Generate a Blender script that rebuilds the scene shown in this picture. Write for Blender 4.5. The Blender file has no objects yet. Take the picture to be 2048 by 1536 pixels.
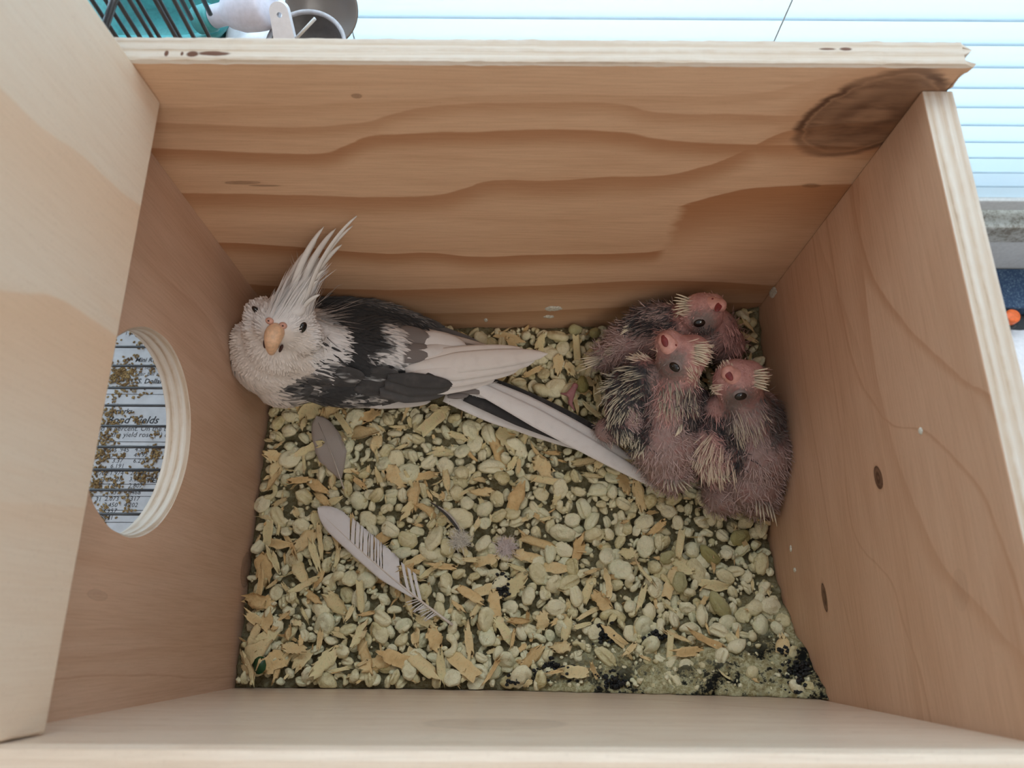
import bpy, bmesh, math, random
import numpy as np
from mathutils import Vector, Matrix, Euler, noise as mnoise

# ------------------------------------------------------------------ camera, world, light, exposure
# Everything is laid out in centimetres and brought to metres at the end (CM).
CM = 0.01
scene = bpy.context.scene
COL = scene.collection
F_PX, TILT, ROLL = 1441.1265, 0.3365, 0.0057
CAM = (18.0765, 3.2982, 48.2241)
cam_data = bpy.data.cameras.new('camera')
cam_data.sensor_fit = 'HORIZONTAL'
cam_data.sensor_width = 36.0
cam_data.lens = F_PX / 2048 * 36.0
cam_data.clip_start = 0.01
cam_data.clip_end = 50
cam_data.dof.use_dof = True
cam_data.dof.focus_distance = 0.455
cam_data.dof.aperture_fstop = 11.0
cam = bpy.data.objects.new('camera', cam_data)
COL.objects.link(cam)
cam.location = [c * CM for c in CAM]
cam.rotation_euler = (Matrix.Rotation(TILT, 3, 'X') @ Matrix.Rotation(ROLL, 3, 'Z')).to_euler()
scene.camera = cam

world = bpy.data.worlds.new('room_daylight')
scene.world = world
world.use_nodes = True
world.node_tree.nodes['Background'].inputs['Color'].default_value = (0.97, 0.98, 1.0, 1)
world.node_tree.nodes['Background'].inputs['Strength'].default_value = 0.63

def area_light(name, loc, target, size, size_y, power, color):
    l = bpy.data.lights.new(name, 'AREA')
    l.shape = 'RECTANGLE'; l.size = size; l.size_y = size_y; l.energy = power; l.color = color
    o = bpy.data.objects.new(name, l); COL.objects.link(o)
    o.location = loc
    o.rotation_euler = (Vector(target) - Vector(loc)).to_track_quat('-Z', 'Y').to_euler()
    return o
# daylight outside the window, shining through the translucent slats of the blind
area_light('window_daylight', (0.25, 0.95, 0.62), (0.25, 0.0, 0.57), 1.9, 1.9, 74, (0.80, 0.93, 1.0))
# unseen warm area light, behind and above the photographer
area_light('rear_area_light', (0.75, -0.9, 1.9), (0.15, 0.15, 0.0), 0.7, 0.7, 10, (1.0, 0.95, 0.88))

vs = scene.view_settings
vs.view_transform = 'Standard'; vs.look = 'None'; vs.gamma = 1.0; vs.use_curve_mapping = False
vs.exposure = -0.22
scene.display_settings.display_device = 'sRGB'
scene.cycles.use_denoising = True
scene.cycles.max_bounces = 5
scene.cycles.diffuse_bounces = 3
scene.cycles.use_adaptive_sampling = True
scene.cycles.adaptive_threshold = 0.08
scene.cycles.transparent_max_bounces = 8
scene.cycles.caustics_reflective = False
scene.cycles.caustics_refractive = False

# ------------------------------------------------------------------ sizes (cm)
W, D = 36.0, 26.0074          # inside width and depth of the nest box
ZB, ZR, ZF = 24.09, 22.66, 23.3   # rim heights: back, right, front
T = 1.37                      # plywood thickness
FLOOR = -5.0
R = np.random.default_rng(11)

def ray(px, py):
    u, v = px - 1024, py - 768
    cr, sr = math.cos(ROLL), math.sin(ROLL)
    u, v = cr * u + sr * v, -sr * u + cr * v
    c, s = math.cos(TILT), math.sin(TILT)
    return np.array([u / F_PX, s - c * v / F_PX, -c - s * v / F_PX])
def on(px, py, ax, val):
    d = ray(px, py); o = np.array(CAM)
    return o + d * ((val - o[ax]) / d[ax])
def P(px, py, z):
    """point of the place at height z (cm) seen at a photo position"""
    return on(px, py, 2, z)
def project(p):
    p = np.atleast_2d(p) - np.array(CAM)
    c, s = math.cos(TILT), math.sin(TILT)
    fw = p @ np.array([0, s, -c]); up = p @ np.array([0, c, s])
    u = F_PX * p[:, 0] / fw; v = -F_PX * up / fw
    cr, sr = math.cos(ROLL), math.sin(ROLL)
    return np.stack([1024 + cr * u - sr * v, 768 + sr * u + cr * v], 1)
def inside(poly, q):
    """which of the points q (n,2) lie inside the polygon"""
    poly = np.asarray(poly, float); q = np.atleast_2d(q); r = np.zeros(len(q), bool)
    j = len(poly) - 1
    for i in range(len(poly)):
        xi, yi = poly[i]; xj, yj = poly[j]
        if yi != yj:
            c = ((yi > q[:, 1]) != (yj > q[:, 1])) & (q[:, 0] < (xj - xi) * (q[:, 1] - yi) / (yj - yi) + xi)
            r ^= c
        j = i
    return r
def vnoise(p, s, seed=0.0):
    return np.array([mnoise.noise(Vector((a[0] * s + seed, a[1] * s - seed, a[2] * s + 2 * seed))) for a in np.atleast_2d(p)])
def srgb(r, g, b):
    f = lambda c: (c / 255 / 12.92) if c <= 10 else ((c / 255 + 0.055) / 1.055) ** 2.4
    return (f(r), f(g), f(b))

# ------------------------------------------------------------------ objects
ORIGIN = {}
def mesh_data(name, verts, faces, mats=(), smooth=True, col=None, uv=None, tint=None, mat_idx=None):
    me = bpy.data.meshes.new(name)
    me.from_pydata([tuple(map(float, v)) for v in verts], [], [tuple(map(int, f)) for f in faces])
    for m in (mats if isinstance(mats, (list, tuple)) else [mats]):
        me.materials.append(m)
    if smooth:
        me.polygons.foreach_set('use_smooth', [True] * len(me.polygons))
    if mat_idx is not None:
        me.polygons.foreach_set('material_index', list(map(int, mat_idx)))
    if col is not None:
        a = me.color_attributes.new('Col', 'FLOAT_COLOR', 'POINT')
        c = np.ones((len(verts), 4), np.float32); c[:, :3] = np.asarray(col)
        a.data.foreach_set('color', c.ravel())
    if tint is not None:
        a = me.attributes.new('tint', 'FLOAT', 'POINT')
        a.data.foreach_set('value', np.asarray(tint, np.float32))
    if uv is not None:
        l = me.uv_layers.new(name='UVMap')
        idx = np.zeros(len(me.loops), np.int32); me.loops.foreach_get('vertex_index', idx)
        l.data.foreach_set('uv', np.asarray(uv, np.float32)[idx].ravel())
    me.update()
    return me
def link(name, data, parent=None, loc=(0, 0, 0), rot=None, scale=None):
    o = bpy.data.objects.new(name, data); COL.objects.link(o)
    o.location = loc
    if rot is not None: o.rotation_euler = rot
    if scale is not None: o.scale = scale
    if parent is not None: o.parent = parent
    return o
def tag(o, label=None, cat=None, group=None, kind=None):
    if label: o['label'] = label
    if cat: o['category'] = cat
    if group: o['group'] = group
    if kind: o['kind'] = kind
    return o
def thing(name, loc, label, cat, group=None, kind=None):
    o = link(name, None, None, loc); ORIGIN[o.name] = np.array(loc, float)
    o.empty_display_size = 0.02
    return tag(o, label, cat, group, kind)
def part(name, verts, faces, mats, parent=None, **kw):
    """one mesh object from world (cm) vertices; its origin is its parent's, or its own base"""
    v = np.asarray(verts, float)
    if parent is not None:
        org = ORIGIN[parent.name]; loc = (0, 0, 0)
    else:
        org = np.array([v[:, 0].mean(), v[:, 1].mean(), v[:, 2].min()]); loc = tuple(org)
    me = mesh_data(name, v - org, faces, mats, **kw)
    o = link(name, me, parent, loc); ORIGIN[o.name] = org
    return o
def bm_out(bm):
    bm.verts.index_update()
    v = [tuple(x.co) for x in bm.verts]; f = [[q.index for q in x.verts] for x in bm.faces]
    mi = [x.material_index for x in bm.faces]
    bm.free(); return v, f, mi
def box(x0, x1, y0, y1, z0, z1, bev=0.0, seg=2, rimmat=False):
    bm = bmesh.new(); bmesh.ops.create_cube(bm, size=1)
    for v in bm.verts:
        v.co = ((x0 + x1) / 2 + v.co.x * (x1 - x0), (y0 + y1) / 2 + v.co.y * (y1 - y0), (z0 + z1) / 2 + v.co.z * (z1 - z0))
    if bev:
        bmesh.ops.bevel(bm, geom=bm.edges[:], offset=bev, segments=seg, affect='EDGES', profile=0.5)
    return bm_out(bm)
def merge(*ms):
    V, Fc, n = [], [], 0
    for m in ms:
        V.extend(m[0]); Fc.extend([[i + n for i in f] for f in m[1]]); n = len(V)
    return V, Fc
def tube(pts, rad, seg=8, cap=True):
    pts = [Vector(p) for p in pts]; n = len(pts)
    rad = rad if hasattr(rad, '__len__') else [rad] * n
    V, Fc = [], []; up = None
    for i, p in enumerate(pts):
        d = (pts[min(i + 1, n - 1)] - pts[max(i - 1, 0)]).normalized()
        if up is None:
            up = d.orthogonal().normalized()
        up = (up - d * up.dot(d)).normalized(); sd = d.cross(up)
        for k in range(seg):
            a = 2 * math.pi * k / seg
            V.append(p + (up * math.cos(a) + sd * math.sin(a)) * rad[i])
    for i in range(n - 1):
        for k in range(seg):
            Fc.append([i * seg + k, i * seg + (k + 1) % seg, (i + 1) * seg + (k + 1) % seg, (i + 1) * seg + k])
    if cap:
        Fc.append(list(range(seg))[::-1]); Fc.append([(n - 1) * seg + k for k in range(seg)])
    return [tuple(v) for v in V], Fc
def lathe(prof, c, axis=(0, 0, 1), seg=32, cap=True):
    q = Vector((0, 0, 1)).rotation_difference(Vector(axis)); V, Fc = [], []
    for r, h in prof:
        for k in range(seg):
            a = 2 * math.pi * k / seg
            V.append(tuple(Vector(c) + q @ Vector((r * math.cos(a), r * math.sin(a), h))))
    for i in range(len(prof) - 1):
        for k in range(seg):
            Fc.append([i * seg + k, i * seg + (k + 1) % seg, (i + 1) * seg + (k + 1) % seg, (i + 1) * seg + k])
    if cap: Fc.append(list(range(seg))[::-1]); Fc.append([(len(prof) - 1) * seg + k for k in range(seg)])
    return V, Fc
def ellipsoid(c, axes, radii, nu=16, nv=10):
    """axes: 3 unit rows"""
    A = np.asarray(axes, float); V, Fc = [], []
    for j in range(nv + 1):
        th = math.pi * j / nv
        for i in range(nu):
            ph = 2 * math.pi * i / nu
            l = np.array([math.sin(th) * math.cos(ph) * radii[0], math.sin(th) * math.sin(ph) * radii[1], math.cos(th) * radii[2]])
            V.append(np.asarray(c) + l @ A)
    for j in range(nv):
        for i in range(nu):
            a, b = j * nu + i, j * nu + (i + 1) % nu
            if j == 0: Fc.append([a, a + nu, b + nu])
            elif j == nv - 1: Fc.append([a, a + nu, b])
            else: Fc.append([a, a + nu, b + nu, b])
    return V, Fc
def frame(d, up):
    d = np.asarray(d, float); d /= np.linalg.norm(d)
    up = np.asarray(up, float); up = up - d * up.dot(d); up /= np.linalg.norm(up)
    return np.array([d, np.cross(up, d), up])
def fuse(pieces, voxel, smooth=8, clamp=True):
    """melt closed pieces into one continuous skin"""
    v, f = merge(*pieces)
    me = mesh_data('tmp', v, f, (), False)
    o = bpy.data.objects.new('tmp', me); COL.objects.link(o)
    r = o.modifiers.new('r', 'REMESH'); r.mode = 'VOXEL'; r.voxel_size = voxel
    s = o.modifiers.new('s', 'SMOOTH'); s.factor = 0.5; s.iterations = smooth
    dg = bpy.context.evaluated_depsgraph_get()
    em = o.evaluated_get(dg).to_mesh()
    V = np.array([x.co[:] for x in em.vertices]); Fc = [list(p.vertices) for p in em.polygons]
    N = np.array([x.normal[:] for x in em.vertices])
    o.evaluated_get(dg).to_mesh_clear()
    bpy.data.objects.remove(o); bpy.data.meshes.remove(me)
    if clamp:
        V[:, 0] = np.clip(V[:, 0], 0.06, W - 0.06); V[:, 1] = np.clip(V[:, 1], 0.06, D - 0.06)
    return V, Fc, N

# ------------------------------------------------------------------ node shorthand
class X:
    """a float or vector socket with arithmetic"""
    def __init__(s, t, k): s.t = t; s.k = k
    def _m(s, op, *o):
        n = s.t.nodes.new('ShaderNodeMath'); n.operation = op
        for i, a in enumerate((s,) + o):
            if isinstance(a, X): s.t.links.new(a.k, n.inputs[i])
            else: n.inputs[i].default_value = a
        return X(s.t, n.outputs[0])
    def __add__(s, o): return s._m('ADD', o)
    def __sub__(s, o): return s._m('SUBTRACT', o)
    def __mul__(s, o): return s._m('MULTIPLY', o)
    def __truediv__(s, o): return s._m('DIVIDE', o)
    def __neg__(s): return s._m('MULTIPLY', -1.0)
    __radd__ = __add__; __rmul__ = __mul__
    def max(s, o): return s._m('MAXIMUM', o)
    def min(s, o): return s._m('MINIMUM', o)
    def abs(s): return s._m('ABSOLUTE')
    def sqrt(s): return s._m('SQRT')
    def sin(s): return s._m('SINE')
    def pow(s, o): return s._m('POWER', o)
    def sat(s):
        r = s._m('ADD', 0.0); r.k.node.use_clamp = True; return r
    def step(s, a, b, lo=0.0, hi=1.0):
        n = s.t.nodes.new('ShaderNodeMapRange'); n.interpolation_type = 'SMOOTHSTEP'
        s.t.links.new(s.k, n.inputs['Value'])
        n.inputs['From Min'].default_value = a; n.inputs['From Max'].default_value = b
        n.inputs['To Min'].default_value = lo; n.inputs['To Max'].default_value = hi
        return X(s.t, n.outputs['Result'])
    def curve(s, pts, x0, x1, y0, y1):
        n = s.t.nodes.new('ShaderNodeFloatCurve'); c = n.mapping.curves[0]
        q = sorted((min(1, max(0, (a - x0) / (x1 - x0))), min(1, max(0, (b - y0) / (y1 - y0)))) for a, b in pts)
        if q[0][0] > 0: q.insert(0, (0.0, q[0][1]))
        if q[-1][0] < 1: q.append((1.0, q[-1][1]))
        c.points[0].location = q[0]; c.points[1].location = q[-1]
        for a in q[1:-1]: c.points.new(*a)
        n.mapping.update()
        s.t.links.new(((s - x0) * (1 / (x1 - x0))).k, n.inputs['Value'])
        return X(s.t, n.outputs['Value']) * (y1 - y0) + y0
class Mat:
    def __init__(s, name, rough=0.6, spec=0.5):
        s.m = bpy.data.materials.new(name); s.m.use_nodes = True; s.t = s.m.node_tree
        s.b = s.t.nodes['Principled BSDF']; s.b.inputs['Roughness'].default_value = rough
        s.b.inputs['Specular IOR Level'].default_value = spec
    def coord(s, off=(0, 0, 0), kind='Object', scale=100.0):
        n = s.t.nodes.new('ShaderNodeTexCoord'); m = s.t.nodes.new('ShaderNodeMapping')
        m.inputs['Scale'].default_value = (scale,) * 3; m.inputs['Location'].default_value = off
        s.t.links.new(n.outputs[kind], m.inputs['Vector'])
        q = s.t.nodes.new('ShaderNodeSeparateXYZ'); s.t.links.new(m.outputs[0], q.inputs[0])
        return X(s.t, m.outputs[0]), [X(s.t, o) for o in q.outputs]
    def vec(s, x, y, z):
        n = s.t.nodes.new('ShaderNodeCombineXYZ')
        for i, a in enumerate((x, y, z)):
            if isinstance(a, X): s.t.links.new(a.k, n.inputs[i])
            else: n.inputs[i].default_value = a
        return X(s.t, n.outputs[0])
    def noise(s, v, scale, detail=3, rough=0.55, dist=0.0):
        n = s.t.nodes.new('ShaderNodeTexNoise'); s.t.links.new(v.k, n.inputs['Vector'])
        n.inputs['Scale'].default_value = scale; n.inputs['Detail'].default_value = detail
        n.inputs['Roughness'].default_value = rough; n.inputs['Distortion'].default_value = dist
        return X(s.t, n.outputs['Fac'])
    def attr(s, name):
        n = s.t.nodes.new('ShaderNodeAttribute'); n.attribute_name = name
        return n
    def rand(s):
        n = s.t.nodes.new('ShaderNodeObjectInfo'); return X(s.t, n.outputs['Random'])
    def mix(s, fac, a, b, mode='MIX'):
        n = s.t.nodes.new('ShaderNodeMix'); n.data_type = 'RGBA'; n.blend_type = mode
        if isinstance(fac, X): s.t.links.new(fac.k, n.inputs[0])
        else: n.inputs[0].default_value = fac
        for sock, c in ((n.inputs[6], a), (n.inputs[7], b)):
            if isinstance(c, X): s.t.links.new(c.k, sock)
            else: sock.default_value = (*c[:3], 1)
        return X(s.t, n.outputs[2])
    def ramp(s, fac, stops):
        n = s.t.nodes.new('ShaderNodeValToRGB'); e = n.color_ramp.elements
        while len(e) < len(stops): e.new(0.5)
        for i, (p, c) in enumerate(stops): e[i].position = p; e[i].color = (*c[:3], 1)
        s.t.links.new(fac.k, n.inputs[0]); return X(s.t, n.outputs[0])
    def base(s, c):
        if isinstance(c, X): s.t.links.new(c.k, s.b.inputs['Base Color'])
        else: s.b.inputs['Base Color'].default_value = (*c[:3], 1)
        return s
    def bump(s, h, strength=0.3, dist=0.001):
        n = s.t.nodes.new('ShaderNodeBump'); n.inputs['Strength'].default_value = strength
        n.inputs['Distance'].default_value = dist; s.t.links.new(h.k, n.inputs['Height'])
        s.t.links.new(n.outputs[0], s.b.inputs['Normal']); return s
    def sock(s, name, v):
        if isinstance(v, X): s.t.links.new(v.k, s.b.inputs[name])
        else: s.b.inputs[name].default_value = v
        return s
def plain(name, c, rough=0.5, var=0.12, scale=3.0, **kw):
    m = Mat(name, rough); v, _ = m.coord()
    n = m.noise(v, scale, 3)
    m.base(m.mix(n.step(0.3, 0.7), [a * (1 - var) for a in c], [a * (1 + var) for a in c]))
    for k, q in kw.items(): m.sock(k.replace('_', ' '), q)
    return m.m
# ------------------------------------------------------------------ plywood
BASE = np.array([W / 2, D / 2, FLOOR - T])
def pl(ax, pts):
    """photo polyline on the plane of a panel -> the two in-plane coordinates"""
    a, val, i, j = ax
    return [(q[i], q[j]) for q in (on(x, y, a, val) for x, y in pts)]
def wood(name, ai, bi, ar, br, bands=(), knots=(), light=(0.66, 0.43, 0.255), dark=(0.43, 0.215, 0.095), rough=0.5, fine=0.5, streak=(0.45, 0.4)):
    """ai: axis along the grain, bi: axis across it; bands: (points, width, strength) early wood
    edges, sharp on the high side and fading towards lower b; knots: (a, b, ra, rb, turn, strength)"""
    m = Mat(name, rough, 0.5); v, c = m.coord(off=tuple(BASE))
    oi = 3 - ai - bi
    a0, b0 = c[ai], c[bi]
    sc = [0, 0, 0]; sc[ai] = 0.10; sc[bi] = 0.34; sc[oi] = 0.1
    w1 = m.noise(m.vec(c[0] * sc[0], c[1] * sc[1], c[2] * sc[2]), 1.0, 2, 0.5)
    sc2 = [0, 0, 0]; sc2[ai] = 0.5; sc2[bi] = 2.2; sc2[oi] = 0.5
    w2 = m.noise(m.vec(c[0] * sc2[0], c[1] * sc2[1], c[2] * sc2[2]), 1.0, 3, 0.6)
    b = b0 + (w1 - 0.5) * 0.5 + (w2 - 0.5) * 0.22
    a = a0
    # faint figure everywhere
    fig = ((b0 + (w1 - 0.5) * 5.0) * 2.1).sin() * 0.5 + 0.5
    dk = fig.pow(3.0) * streak[0] * 0.4 + (w1.step(0.35, 0.7) * streak[1] * 0.5)
    sc4 = [0, 0, 0]; sc4[ai] = 0.07; sc4[bi] = 1.5; sc4[oi] = 1.5
    w4 = m.noise(m.vec(c[0] * sc4[0] + 3.1, c[1] * sc4[1], c[2] * sc4[2]), 1.0, 4, 0.65)
    dk = dk + w4.step(0.46, 0.74) * 0.45 * fine
    for pts, width, st, *lim in bands:
        d = a.curve(pts, *ar, *br) - b
        k = d.step(-0.05, 0.12) * d.step(0.1, width, 1.0, 0.0) * st
        if lim: k = k * (a + (w2 - 0.5) * 1.5).step(lim[0] - 0.5, lim[0] + 0.5) * a.step(lim[1] - 0.5, lim[1] + 0.5, 1.0, 0.0)
        dk = dk.max(k)
    kd = None
    for ka, kb, ra, rb, turn, st in knots:
        ct, sn = math.cos(turn), math.sin(turn)
        u = ((a - ka) * ct + (b - kb) * sn) * (1 / ra); w = ((b - kb) * ct - (a - ka) * sn) * (1 / rb)
        r = (u * u + w * w).sqrt() + (w2 - 0.5) * 0.25
        halo = r.step(0.9, 1.9, 1.0, 0.0) * st * 0.5
        ring = ((r * 11.0 + w1 * 6.0).sin() * 0.5 + 0.5) * 0.2 + (w2.step(0.3, 0.7) * 0.22 + 0.52)
        core = (r.step(0.85, 1.02, 1.0, 0.0) * ring).max(r.step(0.84, 0.97) * r.step(0.99, 1.14, 1.0, 0.0) * w1.step(0.3, 0.55, 0.45, 0.95))
        dk = dk.max(halo)
        kd = core * st if kd is None else kd.max(core * st)
    sc3 = [0, 0, 0]; sc3[ai] = 0.35; sc3[bi] = 9.0; sc3[oi] = 9.0
    g = m.noise(m.vec(c[0] * sc3[0], c[1] * sc3[1], c[2] * sc3[2]), 1.0, 3, 0.65)
    speck = m.noise(v, 7.0, 2, 0.6)
    col = m.mix(dk.sat(), light, dark)
    col = m.mix(g.step(0.35, 0.75) * 0.22 * fine * 2, col, [x * 0.72 for x in dark])
    col = m.mix(speck.step(0.55, 0.8) * 0.12, col, (0.25, 0.13, 0.07))
    if kd is not None:
        col = m.mix(kd.sat(), col, (0.09, 0.036, 0.017))
    m.base(col)
    m.sock('Roughness', g.step(0.3, 0.8, rough - 0.06, rough + 0.12))
    return m.m
def ply_edge(name, along, across, marks=(), layer=0.3):
    m = Mat(name, 0.6, 0.3); v, c = m.coord(off=tuple(BASE))
    k = [0.25, 0.25, 0.25]; k[across] = 7.0
    if along is not None: k[along] = 0.11
    n = m.noise(m.vec(c[0] * k[0], c[1] * k[1], c[2] * k[2]), 1.0, 4, 0.6)
    k2 = [1.2, 1.2, 1.2]; k2[across] = 3.0
    n2 = m.noise(m.vec(c[0] * k2[0], c[1] * k2[1], c[2] * k2[2]), 1.0, 3, 0.6)
    lay = (c[across] * (2 * math.pi / 0.46) + (n2 - 0.5) * 2.0).sin() * 0.5 + 0.5
    col = m.ramp(n * 0.55 + lay * layer + n2 * 0.2 + (0.3 - layer) * 0.5, [(0.24, (0.33, 0.215, 0.14)), (0.40, (0.55, 0.42, 0.31)), (0.54, (0.62, 0.515, 0.42)), (0.75, (0.69, 0.61, 0.53))])
    dk = None
    for (p, rx, ry) in marks:
        i, j = [q for q in range(3) if q in (along, across)] if along is not None else (1, 2)
        u = (c[along] - p[0]) * (1 / rx); w = (c[across] - p[1]) * (1 / ry)
        r = (u * u + w * w).sqrt() + (n2 - 0.5) * 0.6
        d = r.step(0.7, 1.1, 1.0, 0.0); dk = d if dk is None else dk.max(d)
    if dk is not None: col = m.mix(dk, col, (0.13, 0.05, 0.025))
    m.base(col); m.bump(n + lay * 0.4, 0.5, 0.001)
    return m.m

BK = (1, D, 0, 2); RT = (0, W, 1, 2); LF = (0, 0.0, 2, 1); FR = (1, 0.0, 0, 2); LD = (0, 2.1, 2, 1)
far = -30.0
xt = on(1352, 440, 1, D)[0]      # where the pale tongue of grain ends
b3b = pl(BK, [(1320, 416), (1352, 414), (1387, 404), (1469, 383), (1571, 373), (1690, 369)])
kc = on(1735, 228, 1, D)
m_back = wood('plywood_back', 0, 2, (-3, 40), (-14, 30), [
    (pl(BK, [(330, 215), (700, 203), (1100, 186), (1500, 186), (1700, 150)]), 1.6, 0.30),
    (pl(BK, [(200, 240), (740, 240), (760, 234), (820, 218), (1096, 204), (1240, 206), (1300, 222), (1500, 228)]), 1.5, 0.55),
    (pl(BK, [(312, 296), (560, 306), (652, 304), (700, 284), (732, 272), (800, 266), (920, 262), (1250, 264), (1330, 278), (1600, 290)]), 2.0, 0.85),
    (pl(BK, [(360, 386), (560, 390), (760, 394), (880, 388), (928, 376), (968, 362), (1100, 361), (1223, 353), (1325, 349), (1428, 326), (1469, 310), (1520, 285), (1580, 260)]), 2.9, 0.8),
    (pl(BK, [(448, 486), (560, 492), (680, 500), (780, 506), (860, 504), (940, 512), (1100, 508), (1264, 505), (1320, 500), (1380, 488)]), 2.6, 0.9, -5, xt),
    (b3b, 7.5, 0.95, xt, 60),
    (pl(BK, [(400, 560), (700, 578), (1100, 570), (1285, 562), (1449, 564), (1560, 570)]), 3.4, 0.8),
    (pl(BK, [(400, 610), (900, 625), (1500, 605)]), 2.5, 0.6),
], [(kc[0] + 0.1, kc[2] - 0.2, 3.1, 2.5, 0.75, 1.0)] + [(q[0], q[2], a, b, 0, 0.55) for q, a, b in ((on(485, 366, 1, D), 0.9, 0.14), (on(530, 372, 1, D), 0.8, 0.08), (on(1622, 373, 1, D), 0.5, 0.2), (on(713, 191, 1, D), 0.22, 0.14))],
    light=(0.77, 0.495, 0.31), dark=(0.45, 0.195, 0.082), streak=(0.25, 0.2))
m_right = wood('plywood_right', 1, 2, (-2, 28), (-14, 30), [
    (pl(RT, [(1742, 538), (1770, 590), (1805, 636), (1830, 665), (1880, 712), (1935, 760), (1990, 800)]), 1.0, 0.75),
    (pl(RT, [(1690, 640), (1720, 754), (1741, 792), (1785, 847), (1845, 858), (1877, 880), (1921, 923), (1980, 1010)]), 0.55, 0.7),
    (pl(RT, [(1690, 900), (1703, 1027), (1725, 1092), (1758, 1130), (1785, 1163), (1812, 1255), (1845, 1353)]), 0.45, 0.6),
    (pl(RT, [(1650, 1000), (1687, 1190), (1714, 1299), (1739, 1413)]), 0.4, 0.55),
    (pl(RT, [(1870, 1100), (1986, 1239), (2014, 1277), (2048, 1304)]), 1.8, 0.55),
    (pl(RT, [(1640, 480), (1670, 560), (1700, 640), (1720, 700)]), 1.2, 0.4),
], [(on(1757, 955, 0, W)[1], on(1757, 955, 0, W)[2], 0.55, 0.33, -0.2, 1.25), (on(1649, 1195, 0, W)[1], on(1649, 1195, 0, W)[2], 0.75, 0.3, -0.1, 1.2),
    (on(1920, 1180, 0, W)[1], on(1920, 1180, 0, W)[2], 0.8, 0.5, 0.3, 0.12)],
    light=(0.72, 0.46, 0.305), dark=(0.52, 0.265, 0.145), streak=(0.25, 0.45))
m_left = wood('plywood_left', 2, 1, (-8, 26), (-2, 28), [
    (pl(LF, [(126, 1314), (240, 1302), (330, 1290)]), 0.9, 0.45), (pl(LF, [(133, 1260), (264, 1250), (400, 1235)]), 0.8, 0.4),
    (pl(LF, [(300, 1346), (380, 1352), (455, 1352)]), 0.2, 0.7), (pl(LF, [(340, 560), (420, 640), (460, 720)]), 1.2, 0.45),
], [(on(492, 1140, 0, 0.0)[2], on(492, 1140, 0, 0.0)[1], 0.9, 1.1, 0, 0.5), (on(196, 1188, 0, 0.0)[2], on(196, 1188, 0, 0.0)[1], 0.8, 0.22, 0, 0.2)],
    light=(0.67, 0.44, 0.31), dark=(0.50, 0.275, 0.165))
m_lid = wood('plywood_lid', 2, 1, (18, 42), (-4, 30), [
    (pl(LD, [(0, 155), (60, 215), (100, 255), (150, 290), (230, 370), (300, 430)]), 6.0, 0.6),
    (pl(LD, [(0, 570), (60, 582), (100, 590), (140, 605), (170, 625), (245, 680)]), 6.5, 0.7),
    (pl(LD, [(0, 1000), (120, 1010), (200, 1020)]), 2.0, 0.3),
], [], light=(0.76, 0.60, 0.455), dark=(0.72, 0.45, 0.27), fine=0.3, streak=(0.2, 0.2))
m_front = wood('plywood_front', 0, 2, (-3, 40), (-8, 26), [
    (pl(FR, [(700, 1452), (900, 1445), (1200, 1452)]), 1.2, 0.35), (pl(FR, [(1000, 1392), (1300, 1400), (1600, 1420)]), 2.0, 0.45), (pl(FR, [(300, 1432), (1000, 1430), (1800, 1440)]), 2.5, 0.2),
], [(on(990, 1447, 1, 0.0)[0], on(990, 1447, 1, 0.0)[2], 2.7, 1.9, 0, 0.2)], light=(0.82, 0.66, 0.52), dark=(0.62, 0.41, 0.27), rough=0.33)
m_floor = wood('plywood_floor', 0, 1, (-3, 40), (-3, 30))
em = lambda px, py: on(px, py, 2, ZB)[:2]
e_x = ply_edge('ply_edge_back', 0, 1, [(em(385, 108), 0.28, 0.16), (em(428, 107), 0.75, 0.13), (em(333, 107), 0.1, 0.16), (em(364, 107), 0.07, 0.12), (em(1692, 98), 0.3, 0.09), (em(1655, 98), 0.4, 0.06)], layer=0.14)
e_y = ply_edge('ply_edge_side', 1, 0, layer=0.2)
e_f = ply_edge('ply_edge_front', 0, 1)
e_h = ply_edge('ply_edge_hole', None, 0)

nest = thing('nest_box', tuple(BASE), 'open plywood nest box with round entrance hole holding the birds', 'nest box')
def panel(name, x0, x1, y0, y1, z0, z1, axis, face, edge, bev=0.07, label=None, chip=None):
    v, f, _ = box(x0, x1, y0, y1, z0, z1, bev)
    v = np.array(v); mi = []
    for q in f:
        a, b, c = v[q[0]], v[q[1]], v[q[2]]; n = np.cross(b - a, c - a)
        mi.append(0 if abs(n[axis]) > 0.75 * np.linalg.norm(n) else 1)
    o = part(name, v, f, [face, edge], nest, smooth=False, mat_idx=mi)
    if label: o['label'] = label
    return o
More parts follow.
